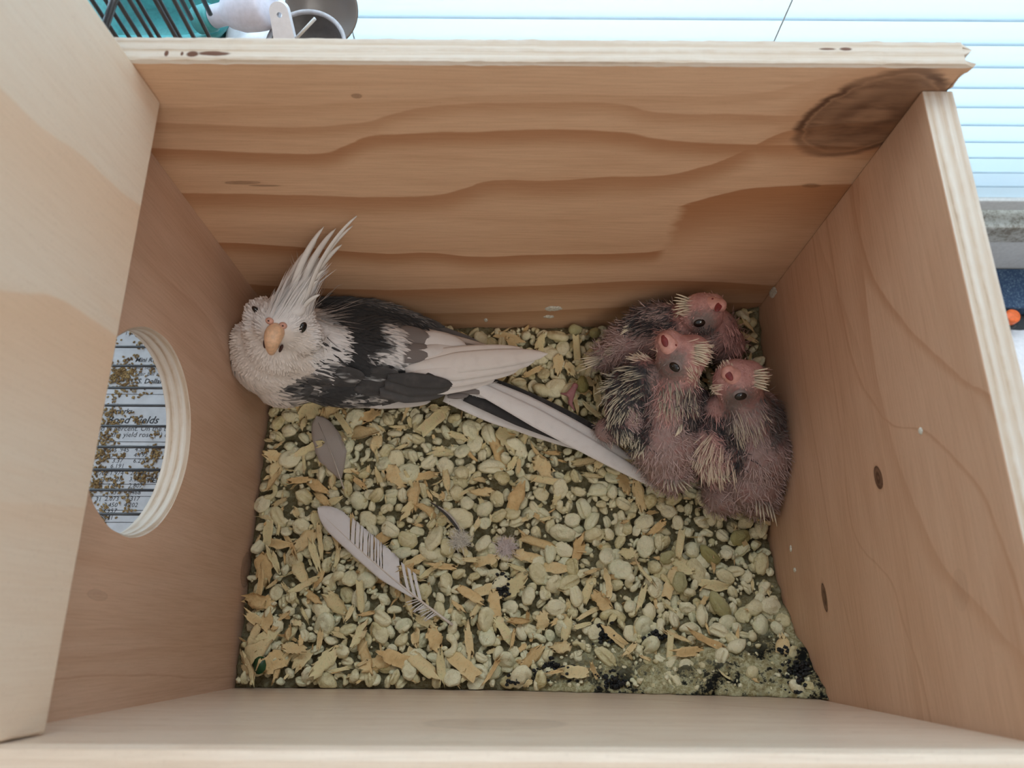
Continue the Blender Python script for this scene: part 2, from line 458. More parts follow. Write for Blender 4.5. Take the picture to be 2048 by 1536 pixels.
# back panel: its right end sticks out past the side panel and is chipped
def back_panel():
    n = 120; xs = np.linspace(-T - 0.2, 37.12, n)
    V, Fc, mi = [], [], []
    for i, x in enumerate(xs):
        j = 0.05 * mnoise.noise(Vector((x * 1.3, 1, 2))) + 0.03 * mnoise.noise(Vector((x * 4.0, 5, 2)))
        e = max(0, i - (n - 1)) ; yb = D + T - 0.02
        for (y, z) in ((D, FLOOR), (D, ZB - 0.12 + j), (D + 0.10 - j, ZB), (yb - 0.08 + j, ZB + j * 0.6), (yb, ZB - 0.1 - j), (yb, FLOOR)):
            V.append((x, y, z))
    for i in range(n - 1):
        for k in range(6):
            Fc.append([i * 6 + k, (i + 1) * 6 + k, (i + 1) * 6 + (k + 1) % 6, i * 6 + (k + 1) % 6]); mi.append(0 if k in (0, 4) else 1)
    # splintered end, column by column through the thickness
    m = 12; rows = 40; b0 = len(V)
    zz = np.concatenate([np.linspace(FLOOR, 18, 6), np.linspace(18.3, ZB, rows - 6)])
    for r_, z in enumerate(zz):
        for k in range(m):
            y = D + (T - 0.02) * k / (m - 1)
            top = max(0, (z - 21.5) / 2.6)
            x = 37.12 + top * (0.05 + 0.55 * mnoise.noise(Vector((y * 2.2, z * 1.1, 7))) + 0.3 * mnoise.noise(Vector((y * 7, z * 5, 3))))
            V.append((x if 0 < k < m - 1 or True else 37.12, y, z - (0.06 if r_ == rows - 1 and k in (0, m - 1) else 0)))
    for r_ in range(rows - 1):
        for k in range(m - 1):
            q = b0 + r_ * m + k; Fc.append([q, q + 1, q + m + 1, q + m]); mi.append(1)
    # join end to the body: front, top, back strips
    last = (n - 1) * 6
    for r_ in range(rows - 1):
        pass
    Fc.append([last + 0, last + 1] + [b0 + r_ * m for r_ in range(rows - 1, -1, -1)]); mi.append(0)
    Fc.append([last + 1, last + 2, last + 3, last + 4] + [b0 + (rows - 1) * m + k for k in range(m - 1, -1, -1)]); mi.append(1)
    Fc.append([last + 5, last + 4] + [b0 + r_ * m + m - 1 for r_ in range(rows - 1, -1, -1)][::1]); mi.append(0)
    bm = bmesh.new(); me = mesh_data('t', V, Fc, (), False, mat_idx=None); bm.from_mesh(me)
    for p, k in zip(bm.faces, mi): p.material_index = k
    bmesh.ops.recalc_face_normals(bm, faces=bm.faces[:]); bpy.data.meshes.remove(me)
    v, f, k = bm_out(bm)
    return part('back_panel', v, f, [m_back, e_x], nest, smooth=False, mat_idx=k)
bp = back_panel(); bp['label'] = 'back plywood panel with big dark knot and chipped corner'
panel('right_panel', W, W + T, -T, D - 0.01, FLOOR, ZR, 0, m_right, e_y, label='right plywood panel with two small dark knots')
panel('front_panel', -T, W, -T, 0.0, FLOOR, ZF, 1, m_front, m_front, bev=0.38, label='front plywood panel nearest the viewer')
panel('floor_panel', -T, W + T, -T, D + T, FLOOR - T, FLOOR, 2, m_floor, e_f)
# left panel with the bored entrance
def left_panel():
    cy, cz, rad = 12.72, 13.95, 5.02; y0, y1, z0, z1 = 0.0, D - 0.01, FLOOR, ZR
    ang = sorted(set([2 * math.pi * k / 96 for k in range(96)] + [math.atan2(b - cz, a - cy) % (2 * math.pi) for a in (y0, y1) for b in (z0, z1)]))
    n = len(ang); V, Fc, mi = [], [], []
    def edge_pt(t):
        c, s = math.cos(t), math.sin(t)
        k = min([(y1 - cy) / c if c > 1e-9 else 1e9, (y0 - cy) / c if c < -1e-9 else 1e9, (z1 - cz) / s if s > 1e-9 else 1e9, (z0 - cz) / s if s < -1e-9 else 1e9])
        return cy + c * k, cz + s * k
    layers = 7
    for t in ang: V.append((0, *edge_pt(t)))
    for l in range(layers + 1):
        for i, t in enumerate(ang):
            rr = rad + 0.05 * mnoise.noise(Vector((math.cos(t) * 4, math.sin(t) * 4, l * 0.9))) + (0.09 if l in (0, layers) else 0) + 0.02 * ((-1) ** l)
            V.append((-T * l / layers, cy + rr * math.cos(t), cz + rr * math.sin(t)))
    for t in ang: V.append((-T, *edge_pt(t)))
    for l in range(layers + 2):
        for i in range(n):
            j = (i + 1) % n; Fc.append([l * n + i, l * n + j, (l + 1) * n + j, (l + 1) * n + i]); mi.append(0 if l in (0, layers + 1) else 1)
    for i in range(n):
        j = (i + 1) % n; Fc.append([i, (layers + 2) * n + i, (layers + 2) * n + j, j]); mi.append(0)
    o = part('left_panel', V, Fc, [m_left, e_h], nest, smooth=False, mat_idx=mi)
    o['label'] = 'left plywood panel with a round bored entrance hole'
left_panel()
# lid board, swung up and standing on edge inside the left end of the box
def lid():
    v, f, _ = box(0, 1, 0, 1, 0, 1); v = np.array(v)
    bm = bmesh.new(); bmesh.ops.create_cube(bm, size=1)
    for q in bm.verts:
        y = 0.06 if q.co.y < 0 else D - 0.02
        zlo = 20.85 if q.co.y < 0 else 21.62
        z = zlo if q.co.z < 0 else 39
        x = (2.12 if q.co.x > 0 else 0.85) - (0 if q.co.z < 0 else 0.55)
        q.co = (x, y, z)
    bmesh.ops.bevel(bm, geom=bm.edges[:], offset=0.10, segments=2, affect='EDGES', profile=0.5)
    v, f, _ = bm_out(bm)
    o = part('lid', v, f, [m_lid], nest, smooth=False)
    o['label'] = 'pale plywood lid standing upright at the left end'
lid()

# dried droppings stuck to the panels
m_drop = plain('dried_dropping', (0.72, 0.68, 0.58), 0.8, 0.25, 9.0)
def splat(px, py, ax, val, ra, rb, turn=0.0, hole=0.0):
    c = on(px, py, ax, val); i, j = [k for k in range(3) if k != ax]; s = -1 if val > 5 else 1
    if ax == 0 and val == 2.1: s = 1
    V, Fc, n = [], [], 20
    for r_ in ((1.0, 0.0), (0.8, 0.05), (0.45, 0.07 - hole), (0.0, 0.06 - hole)):
        for k in range(n):
            t = 2 * math.pi * k / n; jj = 1 + 0.3 * mnoise.noise(Vector((math.cos(t) * 2, math.sin(t) * 2, px * 0.1)))
            u, w = ra * r_[0] * jj * math.cos(t), rb * r_[0] * jj * math.sin(t); p = c.copy()
            p[i] += u * math.cos(turn) - w * math.sin(turn); p[j] += u * math.sin(turn) + w * math.cos(turn); p[ax] += s * (r_[1] + 0.01)
            V.append(p)
    for l in range(3):
        for k in range(n): Fc.append([l * n + k, l * n + (k + 1) % n, (l + 1) * n + (k + 1) % n, (l + 1) * n + k])
    part('dropping', V, Fc, m_drop, nest)
for a in [(1105, 617, 1, D, 0.62, 0.42), (1098, 633, 1, D, 0.4, 0.25), (972, 640, 1, D, 0.15, 0.3), (1546, 584, 0, W, 0.35, 0.75, 0.3, 0.06), (1582, 1097, 0, W, 0.22, 0.16), (1590, 1140, 0, W, 0.15, 0.2), (1842, 862, 0, W, 0.16, 0.14)]:
    splat(*a)
for a in [(172, 425, 0, 2.1, 0.22, 0.16), (175, 490, 0, 2.1, 0.2, 0.1), (173, 672, 0, 2.1, 0.28, 0.2)]:
    splat(a[0], a[1], 0, 1.75, a[4], a[5])
# ------------------------------------------------------------------ window, blind, sill, things behind the box
YB = 45.0
m_slat = Mat('blind_slat', 0.45)
m_slat.base((0.84, 0.86, 0.88))
def translucent(m, color, fac):
    t = m.node_tree; tr = t.nodes.new('ShaderNodeBsdfTranslucent'); tr.inputs['Color'].default_value = (*color, 1)
    mx = t.nodes.new('ShaderNodeMixShader'); mx.inputs[0].default_value = fac
    out = [n for n in t.nodes if n.type == 'OUTPUT_MATERIAL'][0]
    t.links.new(t.nodes['Principled BSDF'].outputs[0], mx.inputs[1]); t.links.new(tr.outputs[0], mx.inputs[2])
    t.links.new(mx.outputs[0], out.inputs['Surface'])
translucent(m_slat.m, (0.78, 0.92, 1.0), 0.5)
m_white = plain('painted_trim', (0.66, 0.68, 0.68), 0.4, 0.06)
m_wall = plain('painted_wall', (0.62, 0.64, 0.64), 0.7, 0.05, 1.0)
mm = Mat('dusty_sill', 0.6); v, c = mm.coord()
n1 = mm.noise(v, 0.6, 5, 0.7); n2 = mm.noise(v, 2.6, 4, 0.7)
mm.base(mm.mix((n1 * 0.6 + n2 * 0.6).step(0.5, 0.75), (0.52, 0.53, 0.50), (0.20, 0.18, 0.14))); m_sill = mm.m

blind = thing('window_blind', (20, YB, -14.2), 'closed white horizontal slat blind backlit by the window', 'blind')
def slat_mesh():
    V, Fc = [], []; n = 8
    for side in (0, 1):
        for i in range(n + 1):
            t = i / n - 0.5; w = 2.55 * t; bow = 0.22 * (1 - 4 * t * t)
            a = math.radians(66)
            y = math.cos(a) * w - math.sin(a) * bow; z = math.sin(a) * w + math.cos(a) * bow
            o = 0.03 * side
            for x in (-85, 100): V.append((x, y + o, z))
    m = (n + 1) * 2
    for i in range(n):
        q = i * 2; Fc.append([q, q + 1, q + 3, q + 2]); Fc.append([m + q, m + q + 2, m + q + 3, m + q + 1])
    Fc += [[0, m, m + 1, 1], [2 * n, 2 * n + 1, m + 2 * n + 1, m + 2 * n]]
    return mesh_data('slat', V, Fc, m_slat.m)
sm = slat_mesh()
for k in range(62):
    link('slat', sm, blind, (0, 0, 2.0 + 2.2 * k))
part('bottom_rail', *box(-65, 120, YB - 0.9, YB + 0.5, -14.6, -12.9, 0.2)[:2], m_white, blind, smooth=False)
m_cord = plain('cord', (0.7, 0.72, 0.72), 0.7, 0.05)
for px in (1565, 700):
    x = on(px, 40, 1, YB - 1.2)[0]
    part('ladder_cord', *tube([(x, YB - 1.35, -13), (x, YB - 1.3, 120)], 0.05, 6), m_cord, blind)

def struct(name, v, f, m, **kw):
    o = part(name, v, f, m, None, smooth=False, **kw); o['kind'] = 'structure'; return o
struct('wall_back', *merge(box(-120, 140, 52, 60, -80, -15.5), box(-120, -70, 52, 60, -15.5, 160), box(120, 140, 52, 60, -15.5, 160), box(-70, 120, 52, 60, 130, 160)), m_wall)
struct('trim_1', *box(-75, 125, 42.7, 53, -18.5, -15.5, 0.25)[:2], m_sill)['label'] = 'dusty painted window sill'
struct('trim_2', *box(-120, 140, 42.9, 52, -40, -18.5)[:2], m_white)
m_glass = Mat('window_glass', 0.02); m_glass.base((0.95, 0.98, 1.0)); m_glass.sock('Transmission Weight', 1.0); m_glass.sock('IOR', 1.02)
win = link('window_1', None, None, (25, 53, -15.5)); ORIGIN['window_1'] = np.array((25, 53, -15.5)); win['kind'] = 'structure'
part('window_frame', *merge(box(-70, 120, 53, 57, -15.5, -10, 0.3), box(-70, -64, 53, 57, -10, 130, 0.3), box(114, 120, 53, 57, -10, 130, 0.3), box(-64, 114, 53, 57, 125, 130, 0.3)), m_white, win, smooth=False)
mt = Mat('navy_worktop', 0.35); v, c = mt.coord(); n1 = mt.noise(v, 3.0, 4, 0.8); n2 = mt.noise(v, 9.0, 2, 0.6)
mt.base(mt.mix((n1 * 0.5 + n2 * 0.6).step(0.56, 0.7), (0.018, 0.05, 0.12), (0.20, 0.30, 0.38)))
ZT = -24.2
tab = thing('side_table', (20, 20, -50), 'dark blue speckled table top below the window sill', 'table')
part('table_top', *box(-100, 130, 37.9, 42.8, ZT - 2.6, ZT, 0.15)[:2], mt.m, tab, smooth=False)
part('table_top_front', *box(-100, 130, -70, 37.85, ZT - 4.2, ZT - 1.6, 0.15)[:2], plain('black_table', (0.02, 0.022, 0.025), 0.4), tab, smooth=False)
for x in (-95, 125):
    for y in (-65, 40): part('table_leg', *box(x - 2, x + 2, y - 2, y + 2, -80, ZT - 4)[:2], plain('table_leg_paint', (0.03, 0.03, 0.03), 0.5), tab, smooth=False)
zt2 = ZT - 1.6
# orange capped bottle lying beside a folded white cloth
c = on(2026, 632, 2, zt2 + 2.2)
ob = thing('orange_capped_bottle', (c[0], c[1], zt2), 'small black bottle with orange cap beside the right panel', 'bottle')
part('bottle_body', *lathe([(0.2, 0), (1.1, 0.05), (1.15, 0.3), (1.15, 1.2), (0.7, 1.5)], (c[0], c[1], zt2), seg=24), plain('black_plastic', (0.012, 0.013, 0.015), 0.35), ob)
part('cap', *lathe([(0.78, 0), (0.8, 0.1), (0.8, 0.75), (0.72, 0.9), (0.5, 0.95), (0.01, 0.97)], (c[0], c[1], zt2 + 1.45), seg=24), plain('orange_plastic', (0.85, 0.16, 0.035), 0.4), ob)
def cloth(name, x0, x1, y0, y1, z, h, mat, label, seed, cat='cloth'):
    V, Fc, n, m = [], [], 36, 28
    for s in (0, 1):
        for i in range(n):
            for j in range(m):
                u, w = i / (n - 1), j / (m - 1)
                x = x0 + (x1 - x0) * u; y = y0 + (y1 - y0) * w
                e = min(u, 1 - u, w, 1 - w); d = mnoise.noise(Vector((x * 0.35 + seed, y * 0.35, 3))) + 0.5 * mnoise.noise(Vector((x * 0.9 + seed, y * 0.9, 1)))
                zz = z + h * min(1, e * 7) * (0.75 + 0.3 * d) if s == 0 else z
                V.append((x + 0.4 * d, y + 0.4 * d, zz))
    k = n * m
    for i in range(n - 1):
        for j in range(m - 1):
            q = i * m + j; Fc.append([q, q + m, q + m + 1, q + 1]); Fc.append([k + q, k + q + 1, k + q + m + 1, k + q + m])
    for i in range(n - 1):
        for j in (0, m - 1): q = i * m + j; Fc.append([q, q + m, k + q + m, k + q])
    for j in range(m - 1):
        for i in (0, n - 1): q = i * m + j; Fc.append([q, q + 1, k + q + 1, k + q])
    return tag(part(name, V, Fc, mat), label, cat)
m_paper = plain('white_tissue', (0.80, 0.80, 0.84), 0.75, 0.05)
a = on(2015, 655, 2, zt2 + 1)
cloth('white_cloth', a[0] - 3, a[0] + 14, a[1] - 16, a[1], zt2, 1.6, m_paper, 'folded white cloth beside the outside of the right panel', 3)

# --- wire cage behind the left end
m_wire = Mat('black_wire', 0.3, 0.6); m_wire.base((0.014, 0.016, 0.022)); m_wire.sock('Coat Weight', 0.4); m_wire = m_wire.m
cage = thing('bird_cage', (-12, 30, ZT), 'black wire bird cage behind and beside the left panel', 'cage')
for k, px in enumerate([160, 184, 234, 259, 310, 348]):
    q = on(px, 0, 1, 30.2); part('wire', *tube([(q[0], 30.2, ZT + 4), (q[0], 30.2, 45)], 0.105, 8), m_wire, cage)
for k, px in enumerate([135, 211, 275, 319, 381]):
    q = on(px, 0, 1, 31.4); part('wire', *tube([(q[0], 31.4, ZT + 4), (q[0], 31.4, 45)], 0.10, 8), m_wire, cage)
for px, ex, ey in ((361, 383, 38), (406, 421, 29)):
    q = on(px, 0, 1, 33.0); e = on(ex, ey, 1, 33.0); part('wire', *tube([(e[0], 33, e[2]), (q[0], 33, 45)], 0.12, 8), m_wire, cage)
p0, p1 = on(228, 0, 1, 29.6), on(211, 52, 1, 29.6)
part('door_rod', *tube([p1 - (p0 - p1) * 0.2, p0 + (p0 - p1) * 3], 0.17, 8), plain('bare_steel', (0.35, 0.37, 0.40), 0.25, 0.05, Metallic=0.8), cage)
for z in (-6.0, ZT + 4.2): part('cross_wire', *tube([(-40, 30.8, z), (3.2, 30.8, z)], 0.2, 8), m_wire, cage)
# cage grate and newspaper seen through the entrance hole
ZG, ZN = -3.0, -5.2
gy = [on(260, 600 + v / 3.072, 2, ZG)[1] for v in (172, 288, 405, 540, 648, 775, 903, 1043, 1168, 1316)]
for y in [gy[0] + 2.9, gy[0] + 1.45] + gy + [gy[-1] - 1.5, gy[-1] - 3]:
    part('grate_wire', *tube([(-30, y, ZG), (-1.75, y, ZG)], 0.105, 8), m_wire, cage)
for x in (-29.8, -2.0): part('grate_rail', *tube([(x, gy[-1] - 4.4, ZG - 0.12), (x, gy[0] + 4.2, ZG - 0.12)], 0.14, 8), m_wire, cage)
part('tray', *merge(box(-33, -1.8, 1, 29, ZN - 0.6, ZN - 0.15)[:2], box(-33, -32.5, 1, 29, ZN - 0.2, ZG), box(-33, -1.8, 1, 1.4, ZN - 0.2, ZG), box(-33, -1.8, 28.6, 29, ZN - 0.2, ZG)), plain('grey_tray', (0.10, 0.10, 0.11), 0.5), cage, smooth=False)
m_news = plain('newsprint', (0.56, 0.57, 0.60), 0.85, 0.06, 1.2); m_ink = plain('ink', (0.03, 0.03, 0.035), 0.8, 0.0)
news = thing('newspaper', (-16, 15, ZN), 'newspaper page with yield tables under the cage grate', 'newspaper')
part('sheet', *box(-32, -2.4, 2, 28.4, ZN - 0.1, ZN, 0.02, 1)[:2], m_news, news, smooth=False)
def text(s, px, py, size, bold=False, shear=0.0):
    c = bpy.data.curves.new('t', 'FONT'); c.body = s; c.size = size; c.shear = shear; c.resolution_u = 2
    c.offset = 0.012 if bold else 0.0
    o = bpy.data.objects.new('t', c); COL.objects.link(o)
    bpy.context.view_layer.update()
    me = bpy.data.meshes.new_from_object(o.evaluated_get(bpy.context.evaluated_depsgraph_get()))
    v = np.array([q.co[:] for q in me.vertices]); f = [list(q.vertices) for q in me.polygons]
    bpy.data.objects.remove(o); bpy.data.curves.remove(c); bpy.data.meshes.remove(me)
    q = P(px, py, ZN); v[:, 0] += q[0]; v[:, 1] += q[1]; v[:, 2] = ZN + 0.012
    part('print', v, f, m_ink, news, smooth=False)
def z4(x, y): return 150 + x / 3.072, 600 + y / 3.072
for s, x, y, size, b, sh in [
    ('1 yr', 305, 215, .62, 0, .1), ('Mini Russell', 368, 380, .72, 1, .25), ('Yr over Sept 200', 330, 425, .5, 0, .1), ('Year Bill and 200', 360, 465, .66, 0, .1), ('U.S. Dollar Index', 340, 512, .78, 1, .2),
    ('Remarks', 205, 695, .72, 1, .1), ('Bond Yields', 190, 757, 1.15, 1, .3), ('yield in percent. On the two-year and 3-month', 95, 803, .78, 0, .15), ('whether the yield rose (^) or fell (v) in basis', 55, 840, .78, 0, .15),
    ('4.445', 170, 935, .66, 0, .1), ('.945', 265, 933, .66, 0, .1), ('4.503', 365, 930, .66, 0, .1), ('4.647', 150, 970, .66, 0, .1), ('4.2', 240, 965, .66, 0, .1), ('4.192', 358, 965, .66, 0, .1), ('3.37', 225, 1000, .66, 0, .1), ('6.220', 355, 1000, .66, 0, .1), ('6.191', 215, 1032, .66, 0, .1),
    ('1.702', 115, 1078, .66, 0, .1), ('1.974', 210, 1076, .66, 0, .1), ('2.982', 337, 1076, .66, 0, .1), ('EI', 150, 1116, .66, 0, .1), ('3.228', 202, 1114, .66, 0, .1), ('3.129', 330, 1114, .66, 0, .1), ('YIELD', 435, 1122, .72, 1, .1), ('1.848', 195, 1153, .66, 0, .1), ('2.807', 325, 1153, .66, 0, .1),
    ('2.937', 187, 1194, .66, 0, .1), ('2.468', 315, 1194, .66, 0, .1), ('31', 122, 1236, .66, 0, .1), ('2.073', 180, 1234, .66, 0, .1), ('3.317', 307, 1234, .66, 0, .1), ('3.450', 172, 1272, .66, 0, .1), ('4.202', 297, 1272, .66, 0, .1), ('3.957', 166, 1308, .66, 0, .1), ('1.841', 125, 1350, .66, 0, .1), ('M1', 182, 1350, .66, 0, .1)]:
    text(s, *z4(x, y), size * 0.72, b, sh)
for y in (578, 870, 974, 1052, 1130, 1205, 1290, 1365):
    a = P(*z4(60, y), ZN); b = P(*z4(540, y), ZN)
    part('rule_line', *box(-31, -3, a[1] - 0.02, a[1] + 0.02, ZN + 0.004, ZN + 0.012)[:2], m_ink, news, smooth=False)
# seed husks lying on the newspaper: more than anyone could count
m_husk = Mat('seed_husk', 0.7); vv, _ = m_husk.coord(); nn = m_husk.noise(vv, 3.0, 2)
m_husk.base(m_husk.ramp(nn, [(0.3, (0.09, 0.05, 0.02)), (0.5, (0.24, 0.145, 0.05)), (0.7, (0.40, 0.28, 0.12))]))
hv, hf = [], []
spots = [(z4(300, 470), 0.9, 150), (z4(260, 450), 0.6, 60), (z4(150, 960), 0.5, 60), (z4(500, 950), 0.5, 60), (z4(210, 740), 0.7, 60), (z4(130, 1140), 0.6, 60), (z4(420, 1080), 0.5, 40), (z4(200, 860), 0.5, 40)]
for (q, sd, n) in spots + [(z4(x, y), 0.28, 9) for x, y in zip(R.uniform(80, 560, 60), R.uniform(160, 1360, 60))]:
    c0 = P(*q, ZN)
    for k in range(n):
        c = c0 + np.array([R.normal(0, sd), R.normal(0, sd * 0.7), 0]); c[2] = ZN + R.uniform(0.02, 0.14)
        if c[0] > -2.6 or c[0] < -31: continue
        A = np.array(Euler(R.uniform(-0.5, 0.5, 3) + np.array([0, 0, R.uniform(0, 6)])).to_matrix())
        v, f = ellipsoid(c, A, (0.13, 0.085, 0.045), 6, 4); n0 = len(hv); hv += v; hf += [[i + n0 for i in g] for g in f]
tag(part('seed_husks', hv, hf, m_husk.m), 'brown seed husks scattered over the newspaper under the grate', 'seed husks', None, 'stuff')

# --- things behind the cage: teal tub, bottle, tissue, dishes
m_teal = plain('teal_plastic', (0.06, 0.34, 0.36), 0.4, 0.1)
m_clear = plain('milky_plastic', (0.74, 0.74, 0.86), 0.3, 0.05)
ZL = on(560, 72, 1, 36)[2]
def shelf_pt(px, py, z): return P(px, py, z)
ped = part('shelf_board', *box(-12, 9.2, 31.8, 39.5, 10.4, 11.0, 0.1)[:2], plain('shelf_paint', (0.62, 0.72, 0.76), 0.5), None, smooth=False)
tag(ped, 'small pale shelf behind the box carrying the teal tub and dishes', 'shelf')
for x in (-10, 7.5): part('shelf_leg', *box(x - 0.8, x + 0.8, 37, 38.6, ZT, 10.4)[:2], m_white, ped, smooth=False)
ZS = 11.0
c = P(330, 62, ZS + 2.5)
tub = thing('teal_tub', (c[0], c[1], ZS), 'open teal plastic tub behind the cage wires', 'tub')
def tub_mesh(cx, cy, a, b, h):
    V, Fc, n = [], [], 40; prof = [(0.80, 0), (0.95, h), (1.03, h), (1.03, h - 0.25), (1.05, h - 0.25), (1.05, h + 0.1), (0.93, h + 0.1), (0.78, 0.2)]
    for r_, z in prof:
        for k in range(n):
            t = 2 * math.pi * k / n; ct, st = math.cos(t), math.sin(t)
            x = math.copysign(abs(ct) ** 0.45, ct) * a * r_; y = math.copysign(abs(st) ** 0.45, st) * b * r_
            V.append((cx + x, cy + y, ZS + 0.02 + z))
    for i in range(len(prof) - 1):
        for k in range(n): Fc.append([i * n + k, i * n + (k + 1) % n, (i + 1) * n + (k + 1) % n, (i + 1) * n + k])
    Fc.append(list(range(n))[::-1]); Fc.append([(len(prof) - 1) * n + k for k in range(n)])
    return V, Fc
part('tub_body', *tub_mesh(c[0] - 0.6, c[1] + 1.6, 4.8, 3.4, 3.6), m_teal, tub)
# bottle with teal collar lying across the tub
a, b = P(425, 34, ZS + 5.0), P(560, 0, ZS + 6.5)
d = (b - a) / np.linalg.norm(b - a)
bt = thing('spray_bottle', (a[0], a[1], ZS), 'milky plastic bottle with teal collar lying on the tub', 'bottle')
part('bottle_body', *lathe([(0.5, 0), (0.62, 0.1), (0.62, 0.9), (0.9, 1.3), (1.2, 2.0), (1.3, 2.8), (1.32, 3.2), (1.25, 3.7), (1.1, 3.9), (0.1, 4.0)], a, d, 28), m_clear, bt)
part('collar', *lathe([(0.55, -1.1), (0.75, -1.0), (0.78, -0.1), (0.6, 0.05)], a, d, 20), m_teal, bt)
q = P(505, 62, ZS + 3.2)
tw = cloth('paper_towel', q[0] - 2.6, q[0] + 2.2, q[1] - 2.0, q[1] + 3, ZS + 0.02, 3.3, m_paper, 'crumpled white paper towel between the teal tub and dark dish', 8, 'paper towel')
m_dish = Mat('grey_dish', 0.28); m_dish.base((0.17, 0.145, 0.13)); m_dish = m_dish.m
q = P(640, 12, ZS + 3.6)
dn = np.array([0.12, -0.62, 0.78]); dn /= np.linalg.norm(dn)
big = thing('round_dish', (q[0], q[1], ZS), 'large taupe round dish tilted behind the white bracket', 'dish')
part('bowl', *lathe([(0.2, -2.2), (1.3, -2.1), (1.85, -1.4), (2.15, 0), (2.2, 0.12), (2.05, 0.1), (1.7, -0.35), (0.8, -0.55), (0.05, -0.6)], q - dn * 1.0, dn, 44), m_dish, big)
part('stand', *tube([q - dn * 2.8, (q[0] - 0.2, q[1] + 1.2, ZS + 0.8), (q[0] - 0.2, q[1] + 1.2, ZS + 0.05)], 0.5, 10), m_dish, big)
q = P(612, 92, ZS + 4.6)
sm_ = thing('shallow_dish', (q[0], q[1], ZS), 'dark shallow dish with pale rim just behind the back panel', 'dish')
part('bowl', *lathe([(1.2, -4.5), (1.5, -4.4), (1.6, -1.2), (1.9, -0.5), (2.25, 0.0), (2.05, -0.1), (1.7, -0.7), (0.05, -0.9)], q, (0, -0.15, 0.99), 44), plain('dark_dish', (0.06, 0.05, 0.045), 0.4), sm_)
part('rim', *lathe([(2.1, -0.1), (2.3, -0.06), (2.34, 0.06), (2.26, 0.14), (2.1, 0.06), (2.1, -0.1)], q, (0, -0.15, 0.99), 44, False), plain('pale_rim', (0.42, 0.42, 0.46), 0.3), sm_)
# white bracket with a screw hole
def bracket():
    c = P(567, 60, ZS + 6.6); up = np.array([-0.05, 0.62, 0.78]); up /= np.linalg.norm(up); sx = np.array([1.0, 0.05, 0.03]); nn = np.cross(sx, up); nn /= np.linalg.norm(nn)
    out = [(-0.62, -1.5), (0.62, -1.5)] + [(0.5 * math.cos(t), 0.9 + 0.5 * math.sin(t)) for t in np.linspace(0, math.pi, 15)]
    hole = [(0.14 * math.cos(t), 0.75 + 0.14 * math.sin(t)) for t in np.linspace(0, 2 * math.pi, 17)[:-1]]
    bm = bmesh.new(); rings = []
    for h in (0.25, -0.25):
        o = [bm.verts.new(Vector(c + sx * x + up * y + nn * h)) for x, y in out]; i = [bm.verts.new(Vector(c + sx * x + up * y + nn * h)) for x, y in hole]
        eo = [bm.edges.new((o[k], o[(k + 1) % len(o)])) for k in range(len(o))]; ei = [bm.edges.new((i[k], i[(k + 1) % len(i)])) for k in range(len(i))]
        bmesh.ops.triangle_fill(bm, use_beauty=True, edges=eo + ei); rings.append((o, i))
    for w in (0, 1):
        A, B = rings[0][w], rings[1][w]
        for k in range(len(A)): bm.faces.new((A[k], A[(k + 1) % len(A)], B[(k + 1) % len(A)], B[k]))
    bmesh.ops.recalc_face_normals(bm, faces=bm.faces[:])
    v, f, _ = bm_out(bm)
    t = thing('white_bracket', tuple(c - up * 1.5), 'white plastic bracket with screw hole between the two dishes', 'bracket')
    part('plate', v, f, plain('white_plastic', (0.80, 0.80, 0.86), 0.35, 0.03), t, smooth=False)
    part('pin', *tube([c + sx * 0.4 - up * 0.6, c + sx * 1.9 + up * 0.5 + nn * 0.4], 0.09, 8), plain('steel_pin', (0.6, 0.6, 0.6), 0.3, 0.0), t)
bracket()
# ------------------------------------------------------------------ bedding
def hgt(x, y):
    h = -2.55 + 0.25 * mnoise.noise(Vector((x * 0.22, y * 0.22, 4.0)))
    h += 6.2 * math.exp(-(W - x) / 7.5) * math.exp(-(max(y, 0) / 4.6) ** 1.4)
    h += 1.2 * math.exp(-((x - 26) / 9) ** 2) * math.exp(-(y / 2.5) ** 2)
    h += 3.6 * math.exp(-((W - x) / 3.6) ** 1.5) * (0.5 + 0.5 * math.tanh((y - 15) / 3.5))
    h -= 0.5 * math.exp(-((x - 12) / 8) ** 2 - ((y - 25) / 3) ** 2)
    return h
BIRD_PX = [(520, 640), (640, 600), (850, 660), (1000, 712), (1060, 715), (960, 765), (1180, 855), (1290, 950), (1150, 878), (930, 815), (740, 810), (600, 800), (540, 760)]
CHICK_PX = [(1215, 740), (1250, 660), (1380, 610), (1450, 640), (1490, 720), (1550, 800), (1560, 960), (1520, 1000), (1480, 940), (1420, 930), (1360, 950), (1300, 920), (1240, 860), (1210, 800)]

m_crust = Mat('litter_crust', 0.9, 0.2); v, c = m_crust.coord(kind='Object')
n1 = m_crust.noise(v, 0.5, 5, 0.7); n2 = m_crust.noise(v, 3.2, 5, 0.75); n3 = m_crust.noise(v, 0.28, 3, 0.6)
col = m_crust.ramp(n2, [(0.25, (0.13, 0.10, 0.045)), (0.42, (0.38, 0.32, 0.16)), (0.56, (0.64, 0.60, 0.37)), (0.75, (0.82, 0.80, 0.58))])
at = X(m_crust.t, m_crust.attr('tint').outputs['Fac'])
col = m_crust.mix(at.step(0.0, 0.6, 0.62, 0.0), col, (0.10, 0.072, 0.034))  # bedding gaps: dirt brown, deepened to put their shade into the colour
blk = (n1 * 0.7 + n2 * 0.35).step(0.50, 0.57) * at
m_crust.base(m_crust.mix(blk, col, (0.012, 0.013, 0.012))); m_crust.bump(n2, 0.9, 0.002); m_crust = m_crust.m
nx, ny = 190, 140; V, Fc, tint = [], [], []
